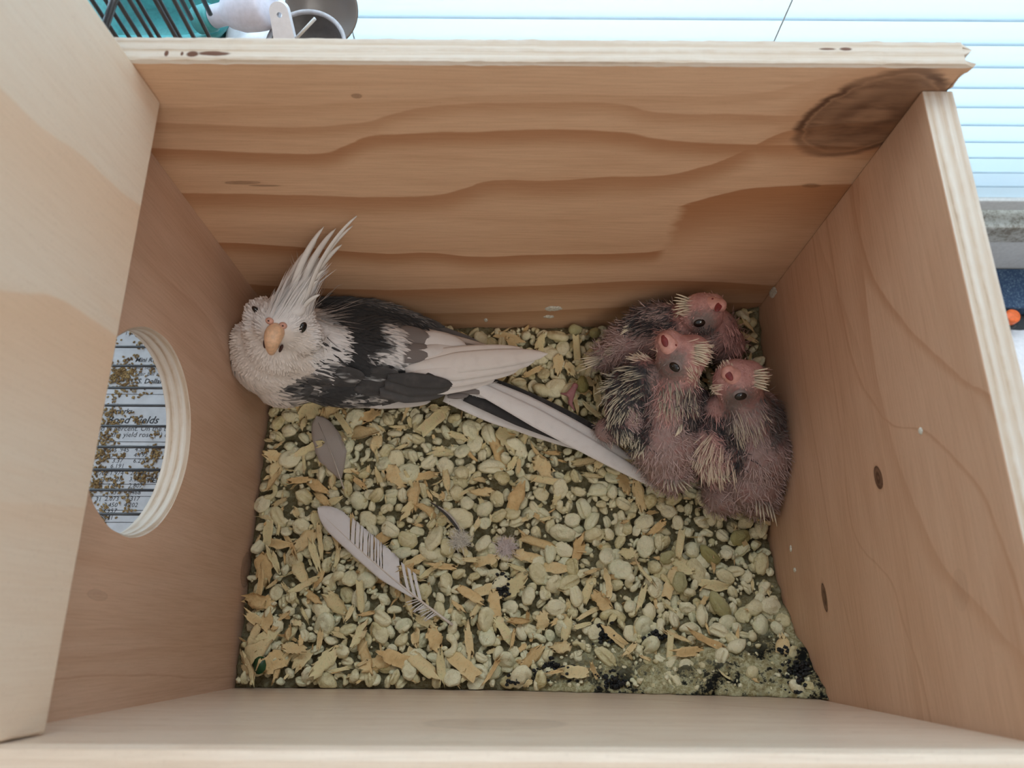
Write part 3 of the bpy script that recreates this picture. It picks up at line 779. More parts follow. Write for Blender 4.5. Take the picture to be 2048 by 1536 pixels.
for i in range(nx):
    for j in range(ny):
        x, y = 0.02 + (W - 0.04) * i / (nx - 1), 0.02 + (D - 0.04) * j / (ny - 1)
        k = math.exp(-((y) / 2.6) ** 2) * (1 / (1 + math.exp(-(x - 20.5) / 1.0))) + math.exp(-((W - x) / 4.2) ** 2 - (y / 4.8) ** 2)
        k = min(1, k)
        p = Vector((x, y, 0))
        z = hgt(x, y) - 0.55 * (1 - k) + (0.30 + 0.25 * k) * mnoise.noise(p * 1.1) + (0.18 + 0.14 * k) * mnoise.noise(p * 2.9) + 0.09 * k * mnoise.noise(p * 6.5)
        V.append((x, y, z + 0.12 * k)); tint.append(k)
for i in range(nx - 1):
    for j in range(ny - 1):
        q = i * ny + j; Fc.append([q, q + ny, q + ny + 1, q + 1])
# skirt down to the floor panel so the bedding is solid
ring = [i * ny for i in range(nx)] + [(nx - 1) * ny + j for j in range(1, ny)] + [i * ny + ny - 1 for i in range(nx - 2, -1, -1)] + [j for j in range(ny - 2, 0, -1)]
b0 = len(V)
for q in ring: V.append((V[q][0], V[q][1], FLOOR + 0.01)); tint.append(0)
for k in range(len(ring)): a, b = ring[k], ring[(k + 1) % len(ring)]; Fc.append([b, a, b0 + k, b0 + (k + 1) % len(ring)])
Fc.append([b0 + k for k in range(len(ring))])
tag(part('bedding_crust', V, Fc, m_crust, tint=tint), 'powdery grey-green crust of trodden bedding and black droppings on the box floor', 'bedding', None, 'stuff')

# --- pellets
def litter_mat(name, stops, rough=0.85, bumpd=0.0015):
    m = Mat(name, rough, 0.25); v, c = m.coord()
    t = X(m.t, m.attr('tint').outputs['Fac']) + m.rand()
    tt = t._m('FRACT')
    n = m.noise(v, 2.2, 2, 0.65); n2 = m.noise(v, 8.0, 2, 0.7)
    f = (tt * 0.62 + n * 0.5 - 0.06).sat()
    col = m.ramp(f, stops)
    col = m.mix(n2.step(0.58, 0.75) * 0.35, col, (0.22, 0.18, 0.08))
    m.base(col); m.bump(n2, 0.5, bumpd); return m.m
m_pellet = litter_mat('pellet', [(0.05, (0.46, 0.36, 0.13)), (0.2, (0.72, 0.63, 0.36)), (0.38, (0.86, 0.78, 0.51)), (0.6, (0.91, 0.84, 0.59)), (0.8, (0.79, 0.77, 0.52)), (0.95, (0.94, 0.89, 0.68))])
m_shave = litter_mat('shaving', [(0.05, (0.60, 0.37, 0.16)), (0.3, (0.78, 0.55, 0.27)), (0.55, (0.82, 0.65, 0.36)), (0.75, (0.78, 0.68, 0.38)), (0.95, (0.84, 0.61, 0.37))], 0.8, 0.0006)
def pellet(kind, seed):
    rg = np.random.default_rng(seed)
    if kind == 'coil':        # flattened pellet curled round on itself
        V, Fc, nu, nv = [], [], 22, 12
        g = rg.uniform(0.5, 0.62); off = rg.uniform(-0.12, 0.12)
        for j in range(nv + 1):
            th = math.pi * j / nv
            for i in range(nu):
                ph = 2 * math.pi * i / nu; r_ = math.sin(th)
                d = 1 - 0.45 * math.exp(-((r_ - g - off * math.cos(ph) - 0.05 * math.sin(2 * ph)) / 0.11) ** 2) * (1 if 0.12 < r_ else 0)
                V.append((r_ * math.cos(ph) * 0.78, r_ * math.sin(ph) * 0.62, math.cos(th) * 0.38 * d))
        _, Fc = ellipsoid((0, 0, 0), np.eye(3), (1, 1, 1), nu, nv)
    elif kind == 'bean':      # oval pellet with one lengthwise crease
        V, Fc = ellipsoid((0, 0, 0), np.eye(3), (0.72, 0.44, 0.40), 18, 12); V = [np.array(v) for v in V]
        for v in V:
            v[1] += 0.22 * v[0] ** 2 - 0.05
            c = math.exp(-((v[1] - 0.1) / 0.09) ** 2) * 0.13
            if v[2] > 0: v[2] -= c * 1.5
    elif kind == 'curl':      # thin rod bent into a C
        ang = rg.uniform(1.6, 3.4); rr = rg.uniform(0.42, 0.6)
        pts = [(rr * math.cos(a), rr * math.sin(a), 0.08 * math.sin(2 * a)) for a in np.linspace(0, ang, 12)]
        V, Fc = tube(pts, [0.12] + [0.22 + 0.03 * math.sin(i) for i in range(10)] + [0.11], 9)
        c = np.mean(V, 0); V = [np.array(v) - c for v in V]
    else:                     # broken lump
        V, Fc = ellipsoid((0, 0, 0), np.eye(3), (0.55, 0.45, 0.36), 14, 9)
    V = np.array(V)
    amp = 0.17 if kind == 'lump' else 0.10
    n = np.array([mnoise.noise(Vector(v * 2.3) + Vector((seed, 0, 0))) + 0.5 * mnoise.noise(Vector(v * 5.5) + Vector((seed, 3, 0))) for v in V])
    V = V * (1 + amp * 1.6 * n)[:, None]
    return V, Fc
def shaving(seed):
    rg = np.random.default_rng(500 + seed); L, wd = rg.uniform(1.0, 2.6), rg.uniform(0.14, 0.5)
    curl = rg.uniform(-1.1, 1.1); tw = rg.uniform(-0.6, 0.6); rag, skew = rg.uniform(0.2, 0.6), rg.uniform(-0.08, 0.08); n, m = 11, 5; V, Fc = [], []
    for s in (0, 1):
        for i in range(n):
            t = i / (n - 1) - 0.5; w = wd * (1 - rag * (2 * abs(t + skew)) ** 3) * (1 + 0.45 * mnoise.noise(Vector((i * 0.55, seed * 1.7, 0))))
            for j in range(m):
                u = j / (m - 1) - 0.5
                x = L * t + (0.22 * rg.normal() if i in (0, n - 1) else 0.05 * rg.normal()); y = 2 * w * u
                z = curl * 0.35 * (L * t) ** 2 / 1.3 + tw * t * y - 0.35 * curl * y * y
                V.append((x, y + 0.12 * curl * math.sin(3 * t), z + 0.045 * s))
    k = n * m
    for i in range(n - 1):
        for j in range(m - 1):
            q = i * m + j; Fc.append([q, q + 1, q + m + 1, q + m]); Fc.append([k + q, k + q + m, k + q + m + 1, k + q + 1])
        for j in (0, m - 1): q = i * m + j; Fc.append([q, q + m, k + q + m, k + q])
    for j in range(m - 1):
        for i in (0, n - 1): q = i * m + j; Fc.append([q, q + 1, k + q + 1, k + q])
    return np.array(V), Fc
KINDS = ['coil', 'bean', 'curl', 'lump']
PEL = {k: [pellet(k, s) for s in range(5)] for k in KINDS}
SHV = [shaving(s) for s in range(18)]
pm = {k: [mesh_data(n, v, f, m_pellet, tint=np.zeros(len(v))) for v, f in PEL[k]] for k, n in zip(KINDS, ('coiled_pellet', 'bean_pellet', 'curled_pellet', 'crumbled_pellet'))}
smesh = [mesh_data('wood_shaving', v, f, m_shave, tint=np.zeros(len(v)), smooth=True) for v, f in SHV]
LAB = {'coil': ('coiled_pellet', 'flat round cream bedding pellet coiled in on itself', 'coiled bedding pellets'),
       'bean': ('bean_pellet', 'smooth oval cream bedding pellet with one crease', 'oval bedding pellets'),
       'curl': ('curled_pellet', 'thin rod-like bedding pellet bent into a C', 'curled bedding pellets'),
       'lump': ('crumbled_pellet', 'rough broken lump of pale green bedding pellet', 'crumbled bedding pellets')}
def density(x, y):
    """share of wood shavings; more of them on the left and by the walls"""
    return min(0.8, 0.34 + 0.42 * math.exp(-x / 7.0) + 0.18 * math.exp(-y / 3.0) * (x < 22))
def spots_for(rad, tries, rg, margin=0.45):
    out = []; cell = {}
    for _ in range(tries):
        x, y = rg.uniform(margin, W - margin), rg.uniform(margin, D - margin)
        k = (int(x / rad), int(y / rad))
        if any((x - a) ** 2 + (y - b) ** 2 < rad * rad for i in (-1, 0, 1) for j in (-1, 0, 1) for a, b in cell.get((k[0] + i, k[1] + j), ())): continue
        cell.setdefault(k, []).append((x, y)); out.append((x, y))
    return out
rg = np.random.default_rng(5)
covered = lambda x, y, z: inside(BIRD_PX, project((x, y, z)))[0] or inside(CHICK_PX, project((x, y, z)))[0]
def crusty(x, y): return math.exp(-((y) / 2.0) ** 2) * (x > 20.5) + math.exp(-((W - x) / 3.4) ** 2 - (y / 4.0) ** 2)
# top layer: every pellet and shaving an object of its own
n_p = n_s = 0; rest = []
top = spots_for(0.93, 9000, rg, 0.55)
for x, y in top:
    z = hgt(x, y)
    if covered(x, y, z): continue
    if rg.uniform() < min(0.85, crusty(x, y)): continue
    if rg.uniform() < density(x, y):
        if n_s < 290:
            k = rg.integers(18); s = rg.uniform(0.6, 1.2)
            xx, yy = min(max(x, 1.2), W - 1.2), min(max(y, 1.2), D - 1.2)
            o = link('wood_shaving', smesh[k], None, (xx, yy, z + rg.uniform(0.15, 0.42)), (rg.uniform(-0.45, 0.45), rg.uniform(-0.45, 0.45), rg.uniform(0, 6.28)), (s, s * rg.uniform(0.8, 1.3), s))
            tag(o, 'thin curled orange-tan wood shaving lying loose among the pellets', 'wood shaving', 'loose wood shavings in the bedding'); n_s += 1
    elif n_p < 299:
        kd = KINDS[rg.choice(4, p=[0.34, 0.36, 0.12, 0.18])]; nm, lb, gp = LAB[kd]; s = rg.uniform(0.62, 1.2)
        o = link(nm, pm[kd][rg.integers(5)], None, (x, y, z + rg.uniform(0.0, 0.22)), (rg.normal(0, 0.4), rg.normal(0, 0.4), rg.uniform(0, 6.28)), (s * rg.uniform(0.85, 1.15), s, s))
        tag(o, lb, 'pellet', gp); n_p += 1
    else: rest.append((x, y))
def pour(name, n_rad, tries, dz, kinds, label, seed, size, mat, shape, cat, wt=None):
    rg2 = np.random.default_rng(seed); V, Fc, tn, off = [], [], [], 0
    for x, y in spots_for(n_rad, tries, rg2, 0.4):
        z = hgt(x, y)
        if wt is not None and rg2.uniform() > wt(x, y): continue
        if inside(BIRD_PX, project((x, y, z)))[0] and rg2.uniform() < 0.7: continue
        v, f = shape(rg2); s = rg2.uniform(*size)
        M = np.array(Euler((rg2.normal(0, 0.5), rg2.normal(0, 0.5), rg2.uniform(0, 6.28))).to_matrix()).T
        v = (np.asarray(v) * s) @ M + np.array([x, y, z + rg2.uniform(*dz)])
        v[:, 0] = np.clip(v[:, 0], 0.05, W - 0.05); v[:, 1] = np.clip(v[:, 1], 0.05, D - 0.05)
        V.append(v); Fc += [[i + off for i in g] for g in f]; tn.append(np.full(len(v), rg2.uniform())); off += len(v)
    return tag(part(name, np.concatenate(V), Fc, mat, tint=np.concatenate(tn)), label, cat, None, 'stuff')
pour('pellet_layer', 0.70, 18000, (-0.42, -0.02), None, 'packed lower layer of cream and olive bedding pellets', 21, (0.52, 0.92), m_pellet, lambda g: PEL[KINDS[g.choice(4, p=[0.25, 0.35, 0.15, 0.25])]][g.integers(5)], 'bedding', lambda x, y: 1 - 0.8 * min(1, crusty(x, y)))
pour('shaving_layer', 0.80, 12000, (-0.15, 0.28), None, 'wood shavings pressed between the bedding pellets', 22, (0.25, 0.6), m_shave, lambda g: SHV[g.integers(18)], 'bedding', lambda x, y: density(x, y) * 1.25 * (1 - 0.9 * min(1, crusty(x, y))))
CR = [pellet('lump', 40 + s) for s in range(4)]
def crumb(g):
    v, f = ellipsoid((0, 0, 0), np.eye(3), (0.2, 0.16, 0.13), 7, 5); v = np.array(v)
    return v * (1 + 0.35 * g.uniform(-1, 1, (len(v), 1))), f
pour('pellet_crumbs', 0.26, 30000, (-0.25, 0.12), None, 'fine crumbs of broken pellet filling the bedding', 23, (0.4, 1.15), m_pellet, crumb, 'bedding', lambda x, y: 0.24 + 0.6 * min(1, crusty(x, y)))
m_black = plain('black_dropping', (0.012, 0.013, 0.014), 0.6, 0.3)
BLK = [(1205, 1262), (1212, 1270), (1320, 1275), (1605, 1335), (1615, 1350), (1590, 1345), (1608, 1392), (1610, 1340), (1600, 1380), (1615, 1375), (1215, 1360), (1150, 1345), (1110, 1330), (1030, 1360), (1005, 1165), (1000, 1185), (1580, 1305), (1010, 1172), (1080, 1350), (1235, 1365)]
rg3 = np.random.default_rng(9); V, Fc, off = [], [], 0
for px, py in BLK:
    p = P(px, py, -1.8)
    for _ in range(2): p = P(px, py, hgt(min(max(p[0], 0.5), W - 0.5), min(max(p[1], 0.4), D)) + 0.35)
    for k in range(26):
        v, f = crumb(rg3); q = p + np.array([rg3.normal(0, 0.34), rg3.normal(0, 0.24), rg3.uniform(-0.4, 0.0)])
        q[0] = min(max(q[0], 0.3), W - 0.3); q[1] = min(max(q[1], 0.3), D - 0.3)
        V.append(v * rg3.uniform(0.35, 0.9) + q); Fc += [[i + off for i in g] for g in f]; off += len(v)
tag(part('black_droppings', np.concatenate(V), Fc, m_black), 'black dried droppings crumbled over the front of the bedding', 'droppings', None, 'stuff')
# larger olive lumps the photo shows one by one
m_olive = litter_mat('olive_lump', [(0.1, (0.30, 0.26, 0.09)), (0.5, (0.42, 0.38, 0.17)), (0.9, (0.55, 0.51, 0.30))])
om = [mesh_data('olive_lump', *q, m_olive, tint=np.zeros(len(q[0]))) for q in (PEL['bean'][2], PEL['coil'][1], PEL['lump'][3], PEL['lump'][1])]
for px, py, k, s, rz, dz, lb in [
    (1360, 1165, 1, 1.15, 1.4, .45, 'dark olive coiled pellet standing on edge below the chicks'), (1440, 1210, 0, 1.6, -0.9, .5, 'long olive pellet with crease near the right panel'), (1335, 1115, 1, .95, .5, .4, 'round olive pellet with pale streak left of the long olive one'),
    (1420, 1110, 0, 1.4, -0.7, .35, 'olive pellet half covered, above the long olive one'), (1505, 640, 2, 1.55, 1.2, 1.9, 'large grey-green lump in the back right corner behind the chicks'), (1470, 650, 3, 1.3, .4, 1.5, 'smaller grey-green lump leaning on the big corner lump'),
    (1150, 660, 3, 1.25, 0, .5, 'olive lump against the back panel left of the chicks'), (1190, 665, 2, 1.15, .7, .5, 'darker olive lump touching the first chick tail by the back panel'), (1165, 770, 3, 1.5, 1.5, .6, 'big pale olive lump between tail and chicks'), (1480, 1075, 1, 1.2, .3, .4, 'ring shaped green pellet below the lowest chick tail')]:
    p = P(px, py, -2.0); p = P(px, py, hgt(p[0], p[1]) + dz)
    s *= 0.82; o = link('olive_lump', om[k], None, tuple(p), (0.3, 0.2, rz), (s, s * 0.9, s)); tag(o, lb, 'pellet')
lf = P(520, 1330, -2.0)
lv = [lf + np.array([0.42 * math.cos(t) + 0.05, 0.55 * math.sin(t), 0.25 + 0.1 * math.sin(3 * t)]) for t in np.linspace(0, 6.28, 14)[:-1]]
lv = lv + [q - np.array([0, 0, 0.05]) for q in lv]
tag(part('green_leaf', lv, [list(range(13)), list(range(25, 12, -1))] + [[i, 13 + i, 13 + (i + 1) % 13, (i + 1) % 13] for i in range(13)], plain('leaf_green', (0.012, 0.06, 0.018), 0.4)), 'small dark green leaf scrap in the front left corner', 'leaf')
# ------------------------------------------------------------------ feathers
from mathutils.bvhtree import BVHTree
def feather_mat(name, rough=0.75, barbs=True, transl=0.12):
    m = Mat(name, rough, 0.25); a = m.attr('Col'); c = X(m.t, a.outputs['Color'])
    if barbs:
        n = m.t.nodes.new('ShaderNodeUVMap'); q = m.t.nodes.new('ShaderNodeSeparateXYZ'); m.t.links.new(n.outputs[0], q.inputs[0])
        u, w = X(m.t, q.outputs[0]), X(m.t, q.outputs[1])
        b = ((u - w.abs() * 1.3) * 55.0).sin() * 0.5 + 0.5
        v, _ = m.coord(); nn = m.noise(v, 1.6, 3)
        c = m.mix(b * 0.10 + nn.step(0.45, 0.75) * 0.10, c, (0.30, 0.26, 0.24)); m.bump(b, 0.12, 0.0003)
    m.base(c); m.sock('Sheen Weight', 0.15)
    if transl: translucent(m.m, (0.6, 0.55, 0.5), transl)
    return m.m
m_feather = feather_mat('feather_vane', transl=0.0)
m_plume = feather_mat('body_plumage', 0.85, False, 0.0)
m_skinc = feather_mat('bird_body', 0.8, False, 0.0)
m_quill = feather_mat('pin_feather', 0.5, False, 0.0)
def blade(base, tip, width, up, bend=(0, 0, 0), bow=0.25, n=18, m=7, asym=0.0, col=(0.8, 0.78, 0.75), tipw=0.6, root=0.4, thick=0.03, split=0.0, seed=0):
    base, tip, bend = (np.asarray(a, float) for a in (base, tip, bend)); mid = (base + tip) / 2 + bend
    L = np.linalg.norm(tip - base); V, Fc, C, U = [], [], [], []
    for lay in (0, 1):
        for i in range(n):
            t = i / (n - 1); c = (1 - t) ** 2 * base + 2 * t * (1 - t) * mid + t * t * tip
            d = 2 * (1 - t) * (mid - base) + 2 * t * (tip - mid); fr = frame(d, up)
            h = min(1.0, root + (1 - root) * t / 0.35) * (1 - max(0, (t - tipw) / (1 - tipw)) ** 2.0) ** 0.5 if t < 0.999 else 0.02
            for j in range(m):
                s = 2 * j / (m - 1) - 1
                e = 1 + split * mnoise.noise(Vector((t * 9, s * 2, seed))) * abs(s)
                y = (s + asym * (1 - s * s)) * h * width / 2 * e
                z = -bow * width * 0.5 * s * s + (0.035 * (1 - t) if abs(s) < 0.01 else 0) - lay * thick
                V.append(c + fr[1] * y + fr[2] * z); C.append(col(t, s) if callable(col) else col); U.append((t * L, y))
    k = n * m
    for i in range(n - 1):
        for j in range(m - 1):
            q = i * m + j; Fc.append([q, q + m, q + m + 1, q + 1]); Fc.append([k + q, k + q + 1, k + q + m + 1, k + q + m])
        for j in (0, m - 1):
            q = i * m + j; Fc.append([q, q + m, k + q + m, k + q] if j else [q, k + q, k + q + m, q + m])
    for j in range(m - 1):
        for i in (0, n - 1): q = i * m + j; Fc.append([q, q + 1, k + q + 1, k + q])
    return V, Fc, C, U
def add_blade(name, parent, *a, mat=None, **kw):
    v, f, c, u = blade(*a, **kw); return part(name, v, f, mat or m_feather, parent, col=c, uv=u)
class Skin:
    def __init__(s, pieces, voxel, smooth):
        s.V, s.F, s.N = fuse(pieces, voxel, smooth)
        s.bvh = BVHTree.FromPolygons([tuple(v) for v in s.V], s.F)
        T = np.array([(f[0], f[1], f[2]) for f in s.F] + [(f[0], f[2], f[3]) for f in s.F if len(f) > 3])
        s.T = T; a, b, c = s.V[T[:, 0]], s.V[T[:, 1]], s.V[T[:, 2]]
        s.fn = np.cross(b - a, c - a); s.ar = np.linalg.norm(s.fn, axis=1); s.fn /= np.maximum(s.ar, 1e-9)[:, None]
    def hit(s, px, py):
        h = s.bvh.ray_cast(Vector(CAM), Vector(ray(px, py)).normalized())
        if h[0] is None:
            h = s.bvh.find_nearest(Vector(P(px, py, 4)))
        n = np.array(h[1]); p = np.array(h[0])
        if n.dot(np.array(CAM) - p) < 0: n = -n
        return p, n
    def scatter(s, n, rg):
        k = rg.choice(len(s.T), n, p=s.ar / s.ar.sum()); r1, r2 = np.sqrt(rg.uniform(size=n)), rg.uniform(size=n)
        a, b, c = s.V[s.T[k, 0]], s.V[s.T[k, 1]], s.V[s.T[k, 2]]
        p = a * (1 - r1)[:, None] + b * (r1 * (1 - r2))[:, None] + c * (r1 * r2)[:, None]
        return p, s.fn[k]
def tufts(items):
    """items: (pos, normal, dir, length, width, lift, colour, tip colour) -> one mesh of little pointed feathers"""
    V, Fc, C = [], [], []
    for p, nrm, d, L, w, lift, c0, c1 in items:
        d = d - nrm * d.dot(nrm); l = np.linalg.norm(d)
        if l < 1e-6: continue
        d = d / l; sd = np.cross(nrm, d); b = len(V)
        for t, h, z in ((0, 0.5, -0.03), (0.4, 1.0, 0.6), (0.75, 0.75, 0.95)):
            for sg in (-1, 1):
                V.append(p + d * L * t + sd * (sg * w * h / 2) + nrm * (lift * L * z * t + 0.02)); C.append([x * (1 - t) + y * t for x, y in zip(c0, c1)])
        V.append(p + d * L + nrm * (lift * L)); C.append(c1)
        Fc += [[b, b + 1, b + 3, b + 2], [b + 2, b + 3, b + 5, b + 4], [b + 4, b + 5, b + 6]]
    V = np.array(V); V[:, 0] = np.clip(V[:, 0], 0.03, W - 0.03); V[:, 1] = np.clip(V[:, 1], 0.03, D - 0.03)
    return V, Fc, C
def quills(items):
    """items: (base, tip, radius, base colour, tip colour, bend)"""
    V, Fc, C = [], [], []
    for a, b, r_, c0, c1, bd in items:
        pts = [a, a * 0.45 + b * 0.55 + bd, b]; n0 = len(V)
        v, f = tube([a, a * 0.7 + b * 0.3 + bd * 0.8, a * 0.3 + b * 0.7 + bd * 0.8, b], [r_ * 0.9, r_, r_ * 0.75, r_ * 0.2], 5)
        V += v; Fc += [[i + n0 for i in q] for q in f]
        for t in (0, 0.3, 0.7, 1.0): C += [[x * (1 - t) + y * t for x, y in zip(c0, c1)]] * 5
    V = np.array(V); V[:, 0] = np.clip(V[:, 0], 0.03, W - 0.03); V[:, 1] = np.clip(V[:, 1], 0.03, D - 0.03)
    return V, Fc, C
m_eye = Mat('eye', 0.06, 0.8); m_eye.base((0.006, 0.005, 0.005)); m_eye = m_eye.m
def ball(p, n, up, radii, nu=20, nv=14): return ellipsoid(p, frame(up, n)[[0, 1, 2]], radii, nu, nv)
UPV = np.array([0.0, 0.0, 1.0])

# ------------------------------------------------------------------ adult cockatiel
def cockatiel():
    rg = np.random.default_rng(77)
    t = thing('cockatiel', tuple(P(640, 740, -2.4)), 'white and charcoal pied cockatiel with tall crest looking up from the corner', 'bird')
    E3 = np.eye(3); S = lambda px, py, z, r: ellipsoid(P(px, py, z), E3, (r, r, r) if not hasattr(r, '__len__') else r, 20, 14)
    ax = lambda a, b, up: frame(P(*b) - P(*a), up)
    nw = ax((575, 775, 2.8), (890, 775, 1.0), (0, -0.55, 0.8)); fw_ = ax((650, 612, 2.8), (880, 660, 1.4), (0, 0.3, 0.9))
    sk = Skin([S(548, 712, 3.6, (2.75, 2.7, 3.1)), S(570, 745, 2.6, 2.35), S(635, 705, 2.7, (3.1, 2.9, 3.0)), S(740, 712, 1.9, (3.4, 2.7, 2.6)), S(840, 735, 0.9, (2.8, 1.8, 1.8)), S(925, 768, 0.1, (2.0, 1.0, 0.8)),
               S(566, 648, 7.3, (1.75, 1.65, 1.75)), S(583, 624, 7.5, 1.35), S(527, 660, 6.6, 1.25), S(527, 632, 7.2, 1.15), S(604, 672, 6.5, 1.25), S(556, 690, 5.4, 2.1), S(600, 690, 4.6, 2.1),
               ellipsoid(P(722, 765, 2.3), nw, (5.2, 1.75, 1.15), 20, 14), ellipsoid(P(750, 640, 2.1), fw_, (4.4, 1.5, 0.9), 20, 14), S(505, 690, 4.6, (1.3, 1.5, 1.9))], 0.16, 9)
    NW = [(545, 790), (585, 762), (640, 738), (690, 708), (745, 718), (800, 735), (850, 744), (910, 770), (865, 803), (770, 826), (640, 820), (580, 808)]
    SH = [(622, 585), (700, 592), (800, 616), (880, 650), (900, 668), (795, 650), (740, 652), (772, 692), (732, 708), (694, 722), (668, 700), (684, 664), (655, 645), (632, 628)]
    BAND = [(786, 668), (842, 650), (862, 705), (800, 722)]
    WHITES = [(615, 776, 9, 6), (686, 804, 18, 4), (700, 814, 16, 4), (733, 797, 14, 4), (640, 757, 8, 4), (575, 795, 16, 4), (600, 806, 22, 4), (660, 818, 25, 4), (765, 783, 12, 3), (800, 770, 8, 3), (840, 797, 20, 4)]
    dark, mid, white, cream = np.array((0.040, 0.039, 0.040)), np.array((0.24, 0.21, 0.20)), np.array((0.78, 0.74, 0.72)), np.array((0.74, 0.66, 0.60))
    def color(p, jit=6.0):
        p = np.atleast_2d(p); q = project(p) + rg.normal(0, jit, (len(p), 2))
        c = np.tile(white, (len(p), 1)); lo = p[:, 2] < 4.6
        hd = q[:, 1] > 0
        c[(q[:, 0] < 620) & (q[:, 1] > 660)] = cream
        c[inside(BAND, q)] = mid
        c[inside(SH, q) & (p[:, 2] < 5.5)] = dark
        c[inside(NW, q) & (p[:, 2] < 5.5)] = dark
        for x, y, a, b in WHITES:
            k = ((q[:, 0] - x) / a) ** 2 + ((q[:, 1] - y) / b) ** 2 < 1
            c[k & (p[:, 2] < 5)] = (0.62, 0.58, 0.55)
        return c * (1 + rg.normal(0, 0.06, (len(p), 1)))
    body = part('body', sk.V, sk.F, m_skinc, t, col=np.mean([color(sk.V, 4) for _ in range(6)], 0))
    # body plumage
    beak0 = P(552, 668, 8.5); tail = P(960, 775, 0.2); pts, nrm = sk.scatter(15000, rg); cols = 0.5 * color(pts, 3) + 0.5 * np.mean([color(pts, 6) for _ in range(5)], 0); px = project(pts); items = []
    innw, insh = inside(NW, px), inside(SH, px)
    for p, n, c, q, a, b in zip(pts, nrm, cols, px, innw, insh):
        if p[2] < -1.6: continue
        if p[2] > 5.4 and q[0] < 650:          # head: short hair-like feathers streaming back from the beak
            d = p - beak0; L, w, lift = 0.42, 0.10, 0.14
            if np.linalg.norm(d) < 0.9: continue
        elif a: d = tail - p; L, w, lift = rg.uniform(0.7, 1.1), 0.26, 0.05
        elif q[0] < 640: d = np.array([0.55, -0.2, -0.8]); L, w, lift = 0.6, 0.2, 0.08
        else: d = tail - p + rg.normal(0, 1.0, 3); L, w, lift = rg.uniform(0.7, 1.2), 0.2, 0.12
        items.append((p, n, d + rg.normal(0, 0.05, 3) * np.linalg.norm(d), L * rg.uniform(0.8, 1.2), w, lift * rg.uniform(0.4, 1.6), c, c * 1.06))
    # ruffled ruff between the white neck and the dark back
    for k in range(170):
        p, n = sk.hit(rg.uniform(628, 692), rg.uniform(672, 762)); q = project(p)[0]
        d = P(q[0] + 90, q[1] + rg.normal(28, 22), p[2] - 1) - p; wt = rg.uniform() < 0.62
        c = white * rg.uniform(0.8, 1.0) if wt else dark * rg.uniform(0.8, 2.0)
        items.append((p, n, d, rg.uniform(0.8, 1.6), rg.uniform(0.08, 0.17), rg.uniform(0.05, 0.3), c, c))
    v, f, c = tufts(items); pl_ = part('plumage', v, f, m_plume, t, col=c, smooth=False); pl_['kind'] = 'stuff'
    # wing coverts, overlapping rows
    near = thing_part = part('near_wing', *ellipsoid(P(722, 765, 2.25), nw, (4.9, 1.5, 0.9), 16, 10), m_skinc, t, col=np.tile(dark, (16 * 11, 1)))
    for row, (a, b, L, w, n) in enumerate([((800, 748), (760, 815), 2.6, 1.05, 5), ((735, 735), (690, 812), 2.3, 1.0, 6), ((670, 735), (625, 806), 2.0, 0.9, 6), ((620, 758), (585, 800), 1.6, 0.8, 4)]):
        for k in range(n):
            u = (k + 0.5) / n; x, y = a[0] + (b[0] - a[0]) * u, a[1] + (b[1] - a[1]) * u
            p, nn = sk.hit(x, y); e = P(x + L * 33, y * 0.55 + 772 * 0.45 - 2, p[2] - 0.3); dd = e - p; tip = p + dd / np.linalg.norm(dd) * L + nn * 0.16
            wh = row in (1, 2) and k in (1, 4)
            fn = (lambda t_, s_, wh=wh, k=k, row=row: tuple(dark * (1.0 + 0.5 * abs(s_) ** 3) + (0.42 * max(0.0, min(1.0, 2.5 * mnoise.noise(Vector((t_ * 2.5 + k * 3.7, s_ * 3.0, row)))) ) if wh else 0.0)))
            add_blade('covert_feather', near, p + nn * 0.10, tip, w, nn, bow=0.14, n=14, m=9, col=fn, tipw=0.5)
    # long dark secondaries at the wing tip, pale along the lower edge
    for (x0, y0), (x1, y1), w, z0, z1, cc in [((775, 755), (906, 769), 1.0, 4.0, 2.6, dark), ((770, 770), (905, 772), 1.5, 3.7, 2.3, dark * 1.2), ((760, 786), (897, 781), 1.5, 3.3, 2.0, dark * 1.6), ((700, 806), (862, 803), 0.9, 2.2, 1.5, np.array((0.5, 0.47, 0.45)))]:
        add_blade('secondary_feather', near, P(x0, y0, z0), P(x1, y1, z1), w, (0, -0.4, 0.9), bow=0.2, col=lambda t_, s_, cc=cc: tuple(cc * (1 + 0.3 * abs(s_))), tipw=0.45)
    # white primaries of the near wing, crossed over the tail
    wht = lambda t_, s_: (0.80, 0.74, 0.70)
    for (x0, y0), (x1, y1), w, z0, z1 in [((800, 728), (1052, 699), 1.5, 3.2, 1.5), ((810, 738), (1096, 707), 1.5, 3.25, 1.35), ((818, 752), (1070, 722), 1.5, 3.2, 1.2), ((825, 768), (1040, 737), 1.4, 3.0, 1.0), ((835, 783), (990, 760), 1.1, 2.7, 0.9)]:
        add_blade('primary_feather', near, P(x0, y0, z0), P(x1, y1, z1), w, (0.05, -0.1, 1), bow=0.16, bend=(0, 0.1, 0.25), col=wht, tipw=0.35, asym=0.2)
    # far wing along the back panel
    farw = part('far_wing', *ellipsoid(P(750, 640, 2.05), fw_, (4.2, 1.3, 0.75), 16, 10), m_skinc, t, col=np.tile(dark, (16 * 11, 1)))
